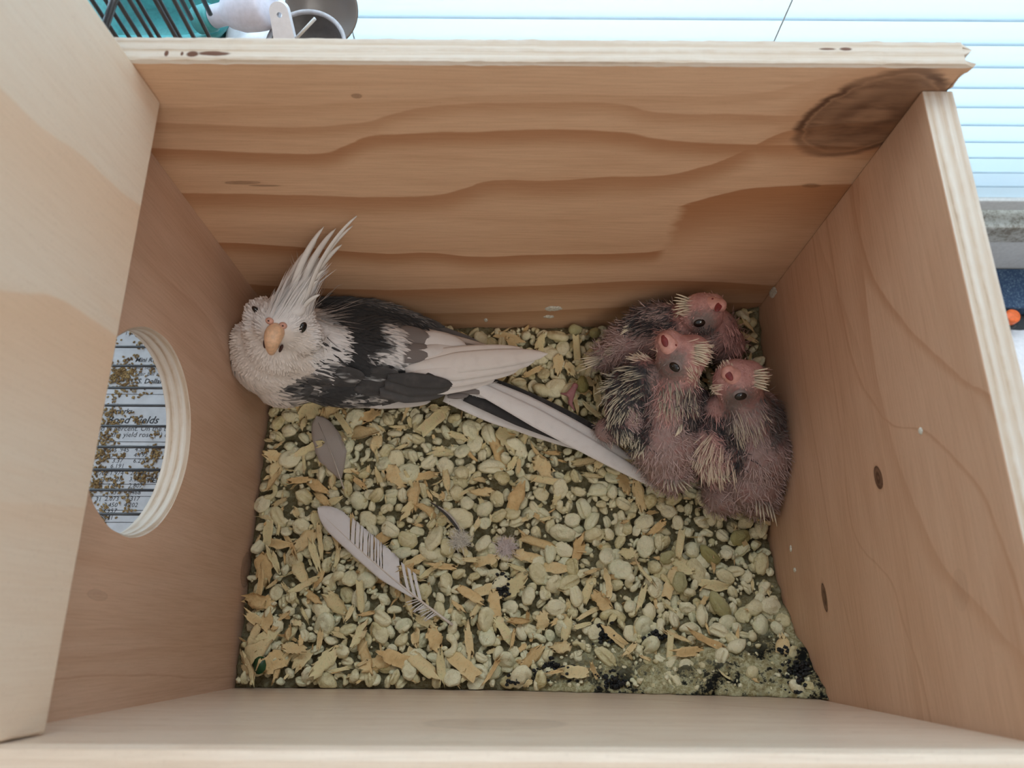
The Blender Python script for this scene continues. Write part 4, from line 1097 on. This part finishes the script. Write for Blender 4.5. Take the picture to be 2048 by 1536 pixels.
    for (x0, y0), (x1, y1), w, z0, z1, cc in [((700, 606), (890, 652), 1.3, 2.9, 1.6, dark * 1.2), ((760, 625), (960, 684), 1.0, 2.6, 1.0, dark * 2.5), ((775, 645), (1004, 701), 0.8, 2.9, 0.8, np.array((0.56, 0.50, 0.46))), ((785, 650), (960, 696), 0.7, 3.1, 1.2, np.array((0.30, 0.27, 0.26))), ((640, 596), (800, 622), 1.3, 3.0, 2.3, dark)]:
        add_blade('primary_feather', farw, P(x0, y0, z0), P(x1, y1, z1), w, (0, 0.25, 1), bow=0.2, col=lambda t_, s_, cc=cc: tuple(cc * (1 + 0.25 * s_)), tipw=0.4)
    # back feathers between the wings
    for (x0, y0), (x1, y1), w, z0, z1, cc in [((712, 672), (800, 668), 1.7, 4.0, 3.6, white), ((725, 700), (810, 700), 1.6, 4.0, 3.6, white * 0.95), ((760, 672), (862, 672), 1.8, 4.0, 2.9, None), ((775, 702), (868, 700), 1.6, 4.1, 2.9, None), ((828, 672), (935, 692), 1.6, 3.2, 2.1, white * 0.98), ((835, 700), (950, 706), 1.4, 3.3, 2.0, white * 0.95), ((870, 690), (985, 708), 1.2, 2.6, 1.6, mid)]:
        fn = (lambda t_, s_: tuple(mid * 0.8) if 0.3 < t_ < 0.95 else tuple(white)) if cc is None else (lambda t_, s_, cc=cc: tuple(cc))
        add_blade('back_feather', t, P(x0, y0, z0), P(x1, y1, z1), w, (0, 0, 1), bow=0.3, col=fn, tipw=0.5)
    # tail
    tl = part('tail', *tube([P(880, 765, 0.6), P(960, 790, 0.2), P(1040, 812, -0.2)], [0.8, 0.55, 0.2], 10), m_skinc, t, col=np.tile(white, (30, 1)))
    blk = np.array((0.022, 0.022, 0.024))
    for (x0, y0), (x1, y1), w, z0, z1, cc, bz in [((930, 745), (1205, 862), 1.0, 0.6, -1.5, blk, -6), ((905, 790), (1215, 905), 1.5, 0.2, -1.8, white, 6), ((930, 792), (1228, 910), 1.15, 0.85, -1.35, blk, 0),
                                                 ((925, 752), (1265, 918), 1.6, 1.2, -1.0, white * 0.97, -6), ((935, 763), (1328, 979), 1.35, 1.35, -0.9, white, -10), ((890, 792), (1150, 880), 1.3, 0.6, -1.5, white * 0.98, 8)]:
        a, b = P(x0, y0, z0), P(x1, y1, z1)
        add_blade('tail_feather', tl, a, b, w, UPV, bend=(0.0, -bz * 0.03, 0.0), bow=0.16, n=26, col=lambda t_, s_, cc=cc: tuple(cc), tipw=0.3, root=0.6, asym=0.1)
    for (x0, y0), (x1, y1) in [((905, 778), (985, 782)), ((895, 792), (940, 787))]:
        add_blade('tail_covert', tl, P(x0, y0, 1.5), P(x1, y1, 1.0), 0.55, UPV, col=tuple(mid * 0.8), n=8, m=5)
    # crest
    crest = part('crest_base', *ellipsoid(sk.hit(578, 612)[0] - np.array([0, 0, 0.35]), E3, (0.95, 0.7, 0.6), 14, 9), m_skinc, t, col=np.tile(white, (14 * 10, 1)))
    tips = [(714, 433), (706, 452), (688, 468), (672, 457), (684, 490), (648, 453), (655, 478), (662, 505), (634, 480), (640, 515), (612, 500), (622, 530), (650, 540), (598, 528), (636, 560), (585, 560), (612, 570), (640, 590), (570, 575)]
    for k, (x, y) in enumerate(tips):
        u = (x - 1.0 * (y - 520) * -0.35 - 560) / 150
        bx = 538 + 84 * min(1, max(0, (x + 0.42 * (y - 440) - 585) / 140)) + rg.normal(0, 3); by = 622 - 10 * math.sin(k * 2.1)
        p, n = sk.hit(bx, by); zt = max(on(x, y, 1, D - 0.35)[2], 8.6 + (640 - y) * 0.012); tip = P(x, y, zt); tip[1] = min(tip[1], D - 0.2)
        L = np.linalg.norm(tip - p)
        add_blade('crest_feather', crest, p - n * 0.15, tip, 0.42 + 0.06 * math.sin(k * 5), n, bend=(-0.35 - 0.04 * L, 0.12 * L * 0.4, 0.10 * L), bow=0.3, n=16, m=5, col=lambda t_, s_: (0.80, 0.755, 0.71), tipw=0.12, root=0.9, thick=0.02)
    it = []
    for k in range(700):
        x, y = rg.uniform(526, 634), rg.uniform(598, 640); p, n = sk.hit(x, y)
        d = P(x + 62 + (x - 575) * 0.3, y - 92, p[2] + 2.0) - p
        it.append((p, n, d, rg.uniform(0.8, 3.4), 0.08, rg.uniform(0.15, 0.45), white, white * 0.97))
    v, f, c = tufts(it); o = part('crest_down', v, f, m_plume, crest, col=c, smooth=False); o['kind'] = 'stuff'
    # face
    for x, y in ((605, 655), (513, 621)):
        p, n = sk.hit(x, y)
        part('eye', *ball(p + n * 0.02, n, (-0.35, 0.25, 0.9) if x < 550 else (0.35, 0.75, 0.3), (0.36, 0.27, 0.17)), m_eye, t)
    mb = plain('beak_horn', (0.80, 0.50, 0.31), 0.42, 0.12, 4.0); mc = plain('cere_skin', (0.62, 0.33, 0.25), 0.55, 0.1); mdk = plain('dark_mouth', (0.06, 0.022, 0.018), 0.5)
    p0, n0 = sk.hit(552, 660); p1, n1 = sk.hit(545, 706)
    a0 = p0 - n0 * 0.35; a1 = p0 + n0 * 0.42 + (p1 - p0) * 0.10; a2 = p0 + n0 * 0.66 + (p1 - p0) * 0.42; a3 = p1 + n1 * 0.52 - (p1 - p0) * 0.16; a4 = p1 + n1 * 0.16
    cp = [a0, a0 * .4 + a1 * .6, a1, (a1 + a2) / 2 + n0 * 0.06, a2, a2 * .45 + a3 * .55 + n0 * 0.05, a3, a3 * .5 + a4 * .5 + n0 * 0.02, a4]
    V, Fc = tube(cp, [0.44, 0.55, 0.56, 0.51, 0.43, 0.33, 0.22, 0.12, 0.02], 16)
    part('upper_beak', V, Fc, mb, t)
    side = np.cross(n0, (p1 - p0) / np.linalg.norm(p1 - p0))
    part('lower_beak', *ellipsoid(p0 * 0.42 + p1 * 0.58 + n0 * 0.02, frame(p1 - p0, n0), (0.40, 0.36, 0.28), 16, 10), mb, t)
    for sg in (-1, 1):
        q = p0 * 0.35 + p1 * 0.65 + side * sg * 0.52 + n0 * 0.2
        part('mouth_gap', *ellipsoid(q, frame(p1 - p0 - side * sg * 0.35, n0), (0.34, 0.10, 0.16), 12, 8), mdk, t)
    for x, y in ((540, 642), (566, 651)):
        p, n = sk.hit(x, y); c = part('cere', *ball(p + n * 0.05, n, side, (0.25, 0.21, 0.15), 14, 10), mc, t)
        part('nostril', *ball(p + n * 0.19, n, side, (0.065, 0.055, 0.03), 10, 6), mdk, c)
cockatiel()

# ------------------------------------------------------------------ chicks
m_down = feather_mat('chick_down', 0.9, False, 0.0)
mq = Mat('chick_skin', 0.6, 0.35); v, _ = mq.coord(); na = mq.noise(v, 1.4, 4, 0.65); nb = mq.noise(v, 6.0, 3, 0.6)
mq.base(mq.mix(na.step(0.42, 0.68) * 0.45 + nb.step(0.5, 0.75) * 0.3, X(mq.t, mq.attr('Col').outputs['Color']), (0.34, 0.13, 0.12))); mq.bump(nb + na, 0.5, 0.0012); m_chick = mq.m
mbk = plain('chick_beak', (0.66, 0.34, 0.29), 0.5, 0.1, 4.0); mgape = plain('chick_gape', (0.22, 0.03, 0.03), 0.4, 0.2)
mlid = plain('chick_eyelid', (0.27, 0.215, 0.205), 0.6, 0.15, 5.0)
PINK, MAUVE, GREY, CHAR, PALE = (np.array(a) for a in ((0.60, 0.33, 0.30), (0.38, 0.265, 0.245), (0.22, 0.17, 0.155), (0.04, 0.04, 0.045), (0.86, 0.76, 0.58)))
def chick(spec, label, seed):
    rg = np.random.default_rng(seed); E3 = np.eye(3)
    bx, by = spec['base']; t = thing('cockatiel_chick', tuple(P(bx, by, -1.5)), label, 'chick', 'cockatiel chicks huddled in the corner')
    pcs = []
    for e in spec['body']:
        if len(e) == 4: pcs.append(ellipsoid(P(*e[:3]), E3, (e[3],) * 3, 18, 12))
        else: pcs.append(ellipsoid(P(*e[:3]), frame(P(*e[4]) - P(*e[5]), (0.05, -0.3, 1)), e[3], 18, 12))
    sk = Skin(pcs, 0.14, 7)
    def color(p, jit=4.0):
        p = np.atleast_2d(p); q = project(p) + rg.normal(0, jit, (len(p), 2)); c = np.tile(MAUVE, (len(p), 1))
        for poly, cc, zmin in spec['paint']: c[inside(poly, q) & (p[:, 2] > zmin)] = cc
        return c * (1 + rg.normal(0, 0.07, (len(p), 1)))
    part('body', sk.V, sk.F, m_chick, t, col=np.mean([color(sk.V, 7) for _ in range(8)], 0))
    # down
    pts, nr = sk.scatter(5200, rg); cs = color(pts, 7); px = project(pts); it = []
    hx, hy = spec['head']; hp = P(hx, hy, 5)
    rump = P(*spec['rump'])
    for p, n, c, q in zip(pts, nr, cs, px):
        if p[2] < -2.0: continue
        head = (q[0] - hx) ** 2 + (q[1] - hy) ** 2 < 58 ** 2 and p[2] > 2.6
        if head and rg.uniform() < 0.75: continue
        d = rump - p + rg.normal(0, 2.2, 3); L = rg.uniform(0.12, 0.25) if head else rg.uniform(0.3, 0.75)
        cc = c * rg.uniform(0.85, 1.2) + (0.0 if c[0] < 0.1 else 0.035)
        it.append((p, n, d, L, 0.045, rg.uniform(0.25, 0.9), cc, cc * 1.25 + 0.02))
    v, f, c = tufts(it); o = part('down', v, f, m_down, t, col=c, smooth=False); o['kind'] = 'stuff'
    # pin feathers over wings, neck and cheeks
    it = []
    for reg in spec['pins']:
        poly, n, ln, flow, c0, c1, r_ = reg; poly = np.array(poly, float); lo, hi = poly.min(0), poly.max(0); k = 0; tr = 0
        while k < n and tr < n * 12:
            tr += 1; q = rg.uniform(lo, hi)
            if not inside(poly, q)[0]: continue
            p, nn = sk.hit(*q)
            dx, dy = flow(*q); L = ln * rg.uniform(0.7, 1.25)
            d = P(q[0] + dx * 30, q[1] + dy * 30, p[2]) - p; d = d - nn * d.dot(nn); d /= max(np.linalg.norm(d), 1e-6)
            d = d + nn * rg.uniform(0.12, 0.4) + rg.normal(0, 0.12, 3); d /= np.linalg.norm(d)
            it.append((p - nn * 0.03, p + d * L, r_ * 1.3 * rg.uniform(0.7, 1.2), c0, c1, -nn * 0.05 * L)); k += 1
    v, f, c = quills(it); o = part('pin_feathers', v, f, m_quill, t, col=c); o['kind'] = 'stuff'
    # crest and tail pins, one by one
    for nm, lst, z0 in (('crest_pin', spec['crest'], None), ('tail_pin', spec['tail'], None), ('wing_pin', spec.get('wing', []), None)):
        for (x0, y0), (x1, y1), dz in lst:
            p, nn = sk.hit(x0, y0); e = P(x1, y1, p[2] + dz)
            e[0] = min(e[0], W - 0.05); e[1] = min(e[1], D - 0.05)
            v, f, c = quills([(p - nn * 0.08, e, 0.062, PALE * 0.6 if nm != 'tail_pin' else GREY * 0.6, PALE * 1.12, nn * 0.06)])
            part(nm, v, f, m_quill, t, col=c)
    # face
    for (x, y), ok in zip(spec['eye'], (1, 1)):
        p, n = sk.hit(x, y); lid_ = part('eyelid', *ball(p - n * 0.16, n, spec['eyeup'], (0.50, 0.42, 0.33)), mlid, t)
        p2 = p + n * 0.10
        part('eye', *ball(p2, n, spec['eyeup'], (0.38, 0.28, 0.17)), m_eye, t)
    x, y = spec['beak']; p, n = sk.hit(x, y); bd = P(*spec['beakto'], p[2] + 0.15) - p; bd /= np.linalg.norm(bd)
    bk = Skin([ellipsoid(p - bd * 0.15 - n * 0.1, frame(bd, n), (0.75, 0.58, 0.42), 16, 10), ellipsoid(p + bd * 0.28 + n * 0.0, frame(bd, n), (0.42, 0.50, 0.36), 16, 10), ellipsoid(p + bd * 0.55 - n * 0.15, frame(bd, n), (0.24, 0.30, 0.34), 12, 8)], 0.09, 3)
    ob = part('beak', bk.V, bk.F, mbk, t)
    gx, gy = spec['gape']; q, m_ = bk.hit(gx, gy)
    gu = P(*spec['gapeto'], q[2]) - P(gx, gy, q[2])
    part('gape', *ball(q - m_ * 0.02, m_, gu, (0.42, 0.21, 0.08), 18, 10), mgape, ob)
    for (x, y) in spec.get('nostril', []):
        q, m_ = bk.hit(x, y); part('nostril', *ball(q, m_, gu, (0.09, 0.07, 0.03), 10, 6), mgape, ob)
    for toes in spec.get('feet', []):
        pc = []
        for a in toes:
            pp = [P(*b) for b in a]; pc.append(tube(pp, [0.2] * (len(pp) - 1) + [0.08], 8)); pc.append(ellipsoid(pp[0], E3, (0.26,) * 3, 10, 8))
        fs = Skin(pc, 0.09, 3); part('foot', fs.V, fs.F, plain('chick_foot', (0.36, 0.15, 0.15), 0.6, 0.15, 5.0), t)
L_ = lambda dx, dy: (lambda x, y: (dx, dy))
def fan(cx, cy): return lambda x, y: ((x - cx) / 60.0, (y - cy) / 60.0)
chick(dict(base=(1320, 700), head=(1405, 622), rump=(1185, 725, 0), eyeup=(1, 0.1, 0.2),
    body=[(1308, 668, 1.8, 2.1), (1255, 692, 1.0, 1.7), (1212, 714, 0.2, 1.05), (1365, 665, 2.4, 2.0), (1425, 665, 2.6, 1.75), (1450, 690, 2.0, 1.4), (1402, 628, 4.6, 1.45), (1425, 612, 4.9, 0.85), (1300, 638, 3.0, (2.1, 1.0, 0.8), (1250, 655, 2.0), (1345, 625, 3.4))],
    paint=[([(1230, 640), (1290, 610), (1360, 608), (1362, 660), (1320, 670), (1260, 665)], CHAR, 1.5), ([(1290, 622), (1330, 618), (1335, 640), (1300, 645)], MAUVE, 2), ([(1350, 575), (1460, 575), (1460, 660), (1370, 665), (1350, 640)], PINK, 3.2), ([(1375, 622), (1430, 618), (1440, 668), (1385, 672)], GREY, 3.0), ([(1430, 640), (1500, 640), (1490, 720), (1440, 700)], PINK * 0.7, 0)],
    pins=[([(1235, 645), (1290, 612), (1355, 610), (1350, 655), (1280, 665)], 90, 0.8, L_(-1, 0.35), CHAR, GREY * 1.6, 0.035), ([(1352, 592), (1390, 590), (1385, 630), (1358, 640)], 46, 0.7, L_(-1, -0.1), PINK * 0.8, PALE, 0.045), ([(1440, 640), (1480, 650), (1490, 700), (1450, 710)], 60, 0.65, L_(0.45, 1), PINK * 0.7, PINK * 1.3, 0.035), ([(1180, 700), (1230, 690), (1225, 725), (1180, 735)], 40, 0.7, L_(-1, 0.4), GREY, PALE * 0.8, 0.035), ([(1390, 650), (1440, 650), (1440, 670), (1395, 675)], 40, 0.4, L_(0.3, 1), CHAR, GREY, 0.03)],
    crest=[((1376 + 3 * math.cos(k), 597 + 3.4 * k), (1352 - 3 * (k % 3), 588 + 6.5 * k), 0.4) for k in range(7)], tail=[((1205, 712 + 2.0 * k), (1158 + 5 * (k % 3), 722 + 4.0 * k - 4), -0.2) for k in range(7)], wing=[((1262, 650 + 2 * k), (1246 - 2 * k, 655 + 5 * k), 0.0) for k in range(4)],
    eye=[(1399, 645)], beak=(1432, 608), beakto=(1448, 612), gape=(1437, 613), gapeto=(1430, 628), nostril=[(1425, 598)],
    feet=[[[(1150, 772, -1.2), (1135, 790, -1.3), (1120, 786, -1.5)], [(1150, 772, -1.2), (1140, 806, -1.4), (1150, 822, -1.6)]]]),
    'pink chick at the back, lying sideways against the back panel', 101)
chick(dict(base=(1320, 900), head=(1365, 715), rump=(1345, 975, -0.5), eyeup=(0.7, -0.7, 0.2),
    body=[(1330, 885, 1.2, 2.35), (1338, 930, 0.4, 1.75), (1342, 815, 2.4, 2.0), (1352, 770, 3.6, 1.5), (1362, 718, 5.0, 1.6), (1385, 705, 5.1, 1.2), (1338, 688, 5.5, 0.95), (1342, 962, -0.4, 1.0), (1285, 760, 2.8, 1.6), (1248, 808, 2.2, (2.5, 1.35, 1.1), (1255, 740, 2.6), (1262, 880, 1.6)), (1395, 822, 2.2, (1.7, 1.0, 0.9), (1395, 780, 2.8), (1392, 870, 1.6)), (1215, 860, 0.2, 0.9)],
    paint=[([(1195, 740), (1235, 715), (1300, 725), (1300, 800), (1300, 900), (1255, 905), (1215, 860)], CHAR, 0.2), ([(1250, 815), (1285, 815), (1285, 862), (1255, 865)], MAUVE * 1.1, 1.0), ([(1362, 770), (1425, 770), (1420, 860), (1370, 862)], CHAR, 1.0), ([(1375, 795), (1400, 795), (1400, 828), (1378, 830)], MAUVE, 1.0), ([(1290, 755), (1400, 755), (1390, 800), (1300, 800)], GREY * 0.7, 1.5), ([(1310, 760), (1345, 765), (1345, 840), (1318, 840)], PINK * 0.9, 1.0),
           ([(1300, 650), (1430, 655), (1425, 770), (1360, 775), (1300, 720)], PINK, 3.8), ([(1308, 702), (1372, 698), (1378, 752), (1345, 765), (1310, 745)], GREY, 3.5), ([(1270, 690), (1320, 690), (1320, 725), (1280, 725)], PINK * 0.9, 2)],
    pins=[([(1205, 745), (1240, 718), (1295, 740), (1290, 820), (1250, 830), (1225, 850), (1208, 815)], 210, 0.95, lambda x, y: (-1.0 + (y - 740) / 160, 0.15 + (y - 740) / 90), CHAR, PALE * 0.85, 0.034), ([(1215, 840), (1280, 860), (1290, 890), (1265, 900), (1235, 885)], 70, 0.9, L_(0.1, 1), CHAR, PALE, 0.034), ([(1265, 690), (1318, 690), (1315, 722), (1275, 722)], 60, 0.75, L_(-1, 0.25), PINK, PALE, 0.036), ([(1372, 682), (1412, 682), (1410, 728), (1375, 725)], 60, 0.7, L_(1, 0.25), PINK, PALE, 0.04), ([(1368, 725), (1405, 725), (1395, 765), (1370, 765)], 40, 0.5, L_(0.6, 1), PINK, PALE * 0.9, 0.034), ([(1312, 760), (1400, 760), (1390, 815), (1320, 815)], 80, 1.0, L_(0.08, 1), GREY * 0.6, PALE * 0.85, 0.036), ([(1365, 790), (1415, 780), (1415, 850), (1370, 855)], 70, 0.7, L_(0.2, 1), CHAR, GREY * 1.5, 0.03)],
    crest=[((1388, 690 + 3.6 * k), (1412 + 3 * (k % 3), 690 + 5.6 * k), 0.5) for k in range(8)], tail=[((1330 + 5 * k, 958), (1326 + 10 * k, 986 + 4 * (k % 2) - 3 * abs(k - 3)), -0.3) for k in range(7)], wing=[((1262 + 4 * k, 880), (1266 + 6 * k, 902 - 2 * k), -0.1) for k in range(4)] + [((1362 + 3 * k, 848), (1350 + 4 * k, 874 - 3 * k), 0.1) for k in range(3)],
    eye=[(1350, 733)], beak=(1335, 688), beakto=(1327, 676), gape=(1329, 682), gapeto=(1324, 667), nostril=[(1352, 690)],
    feet=[[[(1215, 845, -1.0), (1200, 862, -1.2), (1190, 868, -1.5)], [(1215, 845, -1.0), (1212, 872, -1.2), (1206, 884, -1.5)]]]),
    'chick in the middle with bristly charcoal wing beside the cockatiel tail', 102)
chick(dict(base=(1510, 950), head=(1475, 765), rump=(1540, 1015, -0.5), eyeup=(1, 0.1, 0.1),
    body=[(1512, 905, 1.8, 2.35), (1505, 960, 0.8, 2.0), (1518, 1000, -0.1, 1.2), (1495, 840, 3.0, 1.95), (1482, 800, 4.0, 1.5), (1474, 765, 5.0, 1.55), (1495, 755, 5.0, 1.15), (1462, 748, 5.4, 0.9), (1440, 820, 3.0, 1.1), (1425, 905, 1.8, (2.3, 1.45, 1.0), (1430, 850, 2.6), (1440, 960, 1.0)), (1450, 985, -0.6, 1.6), (1535, 850, 2.2, (2.4, 1.2, 1.2), (1530, 800, 2.6), (1545, 900, 1.6))],
    paint=[([(1400, 830), (1470, 835), (1492, 900), (1490, 940), (1462, 950), (1440, 870), (1400, 860)], CHAR, 0.3), ([(1362, 870), (1430, 865), (1460, 900), (1465, 965), (1390, 955)], PINK * 0.85, 0), ([(1440, 890), (1468, 888), (1468, 918), (1445, 920)], MAUVE * 1.15, 1), ([(1525, 790), (1570, 800), (1570, 900), (1545, 900)], GREY * 0.5, 0.5), ([(1410, 800), (1450, 800), (1455, 840), (1420, 840)], PINK * 0.8, 1), ([(1410, 715), (1530, 715), (1530, 790), (1440, 800), (1415, 780)], PINK, 3.6), ([(1445, 775), (1512, 772), (1515, 815), (1450, 820)], GREY * 0.9, 3.0), ([(1445, 815), (1475, 815), (1470, 850), (1450, 850)], GREY * 0.6, 2)],
    pins=[([(1372, 870), (1430, 862), (1462, 900), (1468, 955), (1400, 945)], 150, 1.3, lambda x, y: (-0.55 + (y - 860) / 120 + (x - 1420) / 160, 0.35 + (y - 850) / 90), PINK, PALE, 0.044), ([(1395, 838), (1460, 838), (1485, 890), (1480, 925), (1450, 870)], 90, 0.75, L_(0.5, 0.9), CHAR, GREY * 1.3, 0.032), ([(1500, 735), (1528, 738), (1525, 780), (1503, 778)], 50, 0.65, L_(1, -0.05), PINK, PALE * 1.1, 0.04), ([(1425, 768), (1450, 768), (1445, 792), (1428, 790)], 30, 0.5, L_(-1, 0.2), PINK, PALE, 0.038), ([(1450, 820), (1530, 815), (1530, 880), (1470, 880)], 70, 1.1, L_(0.3, 1), MAUVE, PALE * 0.85, 0.032), ([(1520, 790), (1562, 810), (1562, 880), (1535, 860)], 60, 0.6, L_(0.3, 1), CHAR, GREY, 0.03), ([(1425, 730), (1470, 725), (1470, 738), (1430, 745)], 26, 0.35, L_(-0.5, -1), PINK, PALE, 0.03)],
    crest=[((1508, 742 + 4.2 * k), (1535 + 4 * (k % 2), 738 + 6.4 * k), 0.4) for k in range(8)], tail=[((1512 + 6 * k, 1000 + k), (1514 + 8 * k, 1032 + 8 * (k % 3) + k), -0.3) for k in range(6)], wing=[((1400 + 9 * k, 935 + 2 * k), (1408 + 11 * k, 958 + 2 * k), -0.1) for k in range(7)],
    eye=[(1481, 791)], beak=(1463, 750), beakto=(1452, 742), gape=(1457, 750), gapeto=(1448, 736), nostril=[(1490, 762)]),
    'chick nearest the viewer with pink quilled wing against the right panel', 103)

# ------------------------------------------------------------------ loose feathers on the bedding
def rest(px, py, dz): 
    p = P(px, py, -2.2); return P(px, py, hgt(min(max(p[0], 0), W), min(max(p[1], 0), D)) + dz)
def white_feather():
    q, tp = rest(905, 1250, 0.75), rest(636, 1020, 0.95)
    t = thing('white_feather', tuple(q), 'long white moulted feather with ragged split vane on the bedding', 'feather')
    mid = (q + tp) / 2 + np.array([-0.25, -0.35, 0.25]); f = lambda s: (1 - s) ** 2 * q + 2 * s * (1 - s) * mid + s * s * tp
    part('shaft', *tube([f(s) for s in np.linspace(0, 0.97, 22)], list(np.linspace(0.095, 0.02, 22)), 8), plain('feather_shaft', (0.72, 0.62, 0.54), 0.4, 0.05), t)
    rg = np.random.default_rng(4); c = (0.84, 0.79, 0.77)
    # narrow closed vane on the left: barbs hooked into one sheet
    def strip(name, s0, s1, ln, ang, side, n=14, curl=0.0, m=5, gap=0.0):
        V, Fc, C, U = [], [], [], []
        for lay in (0, 1):
            for i in range(n):
                s = s0 + (s1 - s0) * i / (n - 1); p = f(s); d = f(min(1, s + 0.02)) - f(s - 0.02); d /= np.linalg.norm(d); sd = np.cross(UPV, d) * side
                for j in range(m):
                    u = j / (m - 1); l = ln(s) * u
                    V.append(p + sd * l * math.sin(ang(s)) + d * l * math.cos(ang(s)) + UPV * (-0.10 * u * u * ln(s) + 0.02 - 0.02 * lay + curl * u * u) - d * curl * 0.6 * u * u); C.append(c); U.append((s * 12, l))
        k = n * m
        for i in range(n - 1):
            for j in range(m - 1):
                a = i * m + j; Fc.append([a, a + m, a + m + 1, a + 1]); Fc.append([k + a, k + a + 1, k + a + m + 1, k + a + m])
            a = i * m + m - 1; Fc.append([a, a + m, k + a + m, k + a])
        for j in range(m - 1):
            for i in (0, n - 1): a = i * m + j; Fc.append([a, a + 1, k + a + 1, k + a])
        part(name, V, Fc, m_feather, t, col=C, uv=U)
    left = lambda s: 0.85 * min(1, (s - 0.24) / 0.25 + 0.3) * (1 - max(0, (s - 0.82) / 0.18) ** 2 * 0.95)
    strip('vane', 0.25, 1.0, left, lambda s: 0.75 - 0.3 * max(0, (s - 0.8) / 0.2), 1, 36)
    right = lambda s: 1.55 * (1 - max(0, (s - 0.78) / 0.22) ** 2 * 0.9)
    strip('vane', 0.74, 1.0, right, lambda s: 0.78 - 0.35 * max(0, (s - 0.8) / 0.2), -1, 18)
    edges = [0.735, 0.70, 0.665, 0.64, 0.60, 0.585, 0.555, 0.535, 0.51, 0.49, 0.36]
    for a, b in zip(edges[1:], edges[:-1]):
        strip('barb', a + 0.004, b - 0.003, lambda s: 1.75 - 0.35 * abs(s - 0.5), lambda s: 0.82 + rg.normal(0, 0.02), -1, 6 if b - a < 0.1 else 14, rg.uniform(0, 0.12))
    for a in (0.30, 0.255, 0.215):
        strip('barb', a - 0.012, a + 0.014, lambda s: 2.0, lambda s: 0.62, -1, 4, 0.25)
    for k in range(12):
        a = 0.10 + 0.012 * k; strip('after_barb', a - 0.003, a + 0.003, lambda s: 0.9, lambda s: 1.0 + 0.2 * math.sin(k), 1, 3, 0.18)
white_feather()
q, tp = rest(688, 978, 0.65), rest(632, 832, 0.95)
gf = thing('grey_feather', tuple(q), 'small smoky grey moulted feather left of the middle', 'feather')
add_blade('vane', gf, q + (tp - q) * 0.14, tp, 2.05, UPV, bend=(0.25, 0, 0.3), bow=0.12, n=24, m=9, col=lambda t_, s_: tuple(np.array((0.42, 0.36, 0.32)) * (0.85 + 0.25 * t_)), tipw=0.45, root=0.12, split=0.08)
part('shaft', *tube([q + UPV * 0.06, q * .6 + tp * .4 + np.array([0.12, 0, 0.22]), q * .1 + tp * .9 + UPV * 0.12], [0.06, 0.04, 0.015], 7), plain('grey_shaft', (0.55, 0.48, 0.42), 0.4), gf)
q, tp = rest(918, 1065, 0.6), rest(858, 1003, 0.7)
df = thing('dark_feather', tuple(q), 'tiny curved black-edged feather in the middle of the bedding', 'feather')
for k in range(3): add_blade('vane', df, q + np.array([0.05 * k, 0.06 * k, 0.02]), tp + np.array([0.12 * k, -0.08 * k, 0]), 0.22, UPV, bend=(0.35, 0.3, 0.1), n=12, m=5, col=(0.05, 0.045, 0.04) if k < 2 else (0.5, 0.45, 0.4), tipw=0.2)
def fluff(px, py, r_, n, c, label, seed):
    rg = np.random.default_rng(seed); b = rest(px, py, 0.45); it = []
    for k in range(n):
        a = rg.uniform(0, 6.28); d = np.array([math.cos(a), math.sin(a), rg.uniform(-0.1, 0.5)])
        cc = np.array(c) * rg.uniform(0.8, 1.15); it.append((b + rg.normal(0, 0.22, 3) * np.array([1, 1, 0.4]), UPV, d, r_ * rg.uniform(0.2, 0.9), 0.03, rg.uniform(0.05, 0.6), cc, cc))
    v, f, cc = tufts(it); tag(part('down_fluff', v, f, m_plume, col=cc, smooth=False), label, 'down fluff', None, 'stuff')
fluff(920, 1080, 0.8, 420, (0.74, 0.68, 0.58), 'pale tuft of down below the tiny black-edged feather', 1)
fluff(1012, 1095, 0.9, 480, (0.74, 0.62, 0.58), 'pinkish tuft of down right of the pale one', 2)
# ------------------------------------------------------------------ centimetres to metres
for me in bpy.data.meshes:
    me.transform(Matrix.Scale(CM, 4)); me.update()
for o in scene.objects:
    if o.type in ('MESH', 'EMPTY'):
        o.location = o.location * CM
bpy.context.view_layer.update()
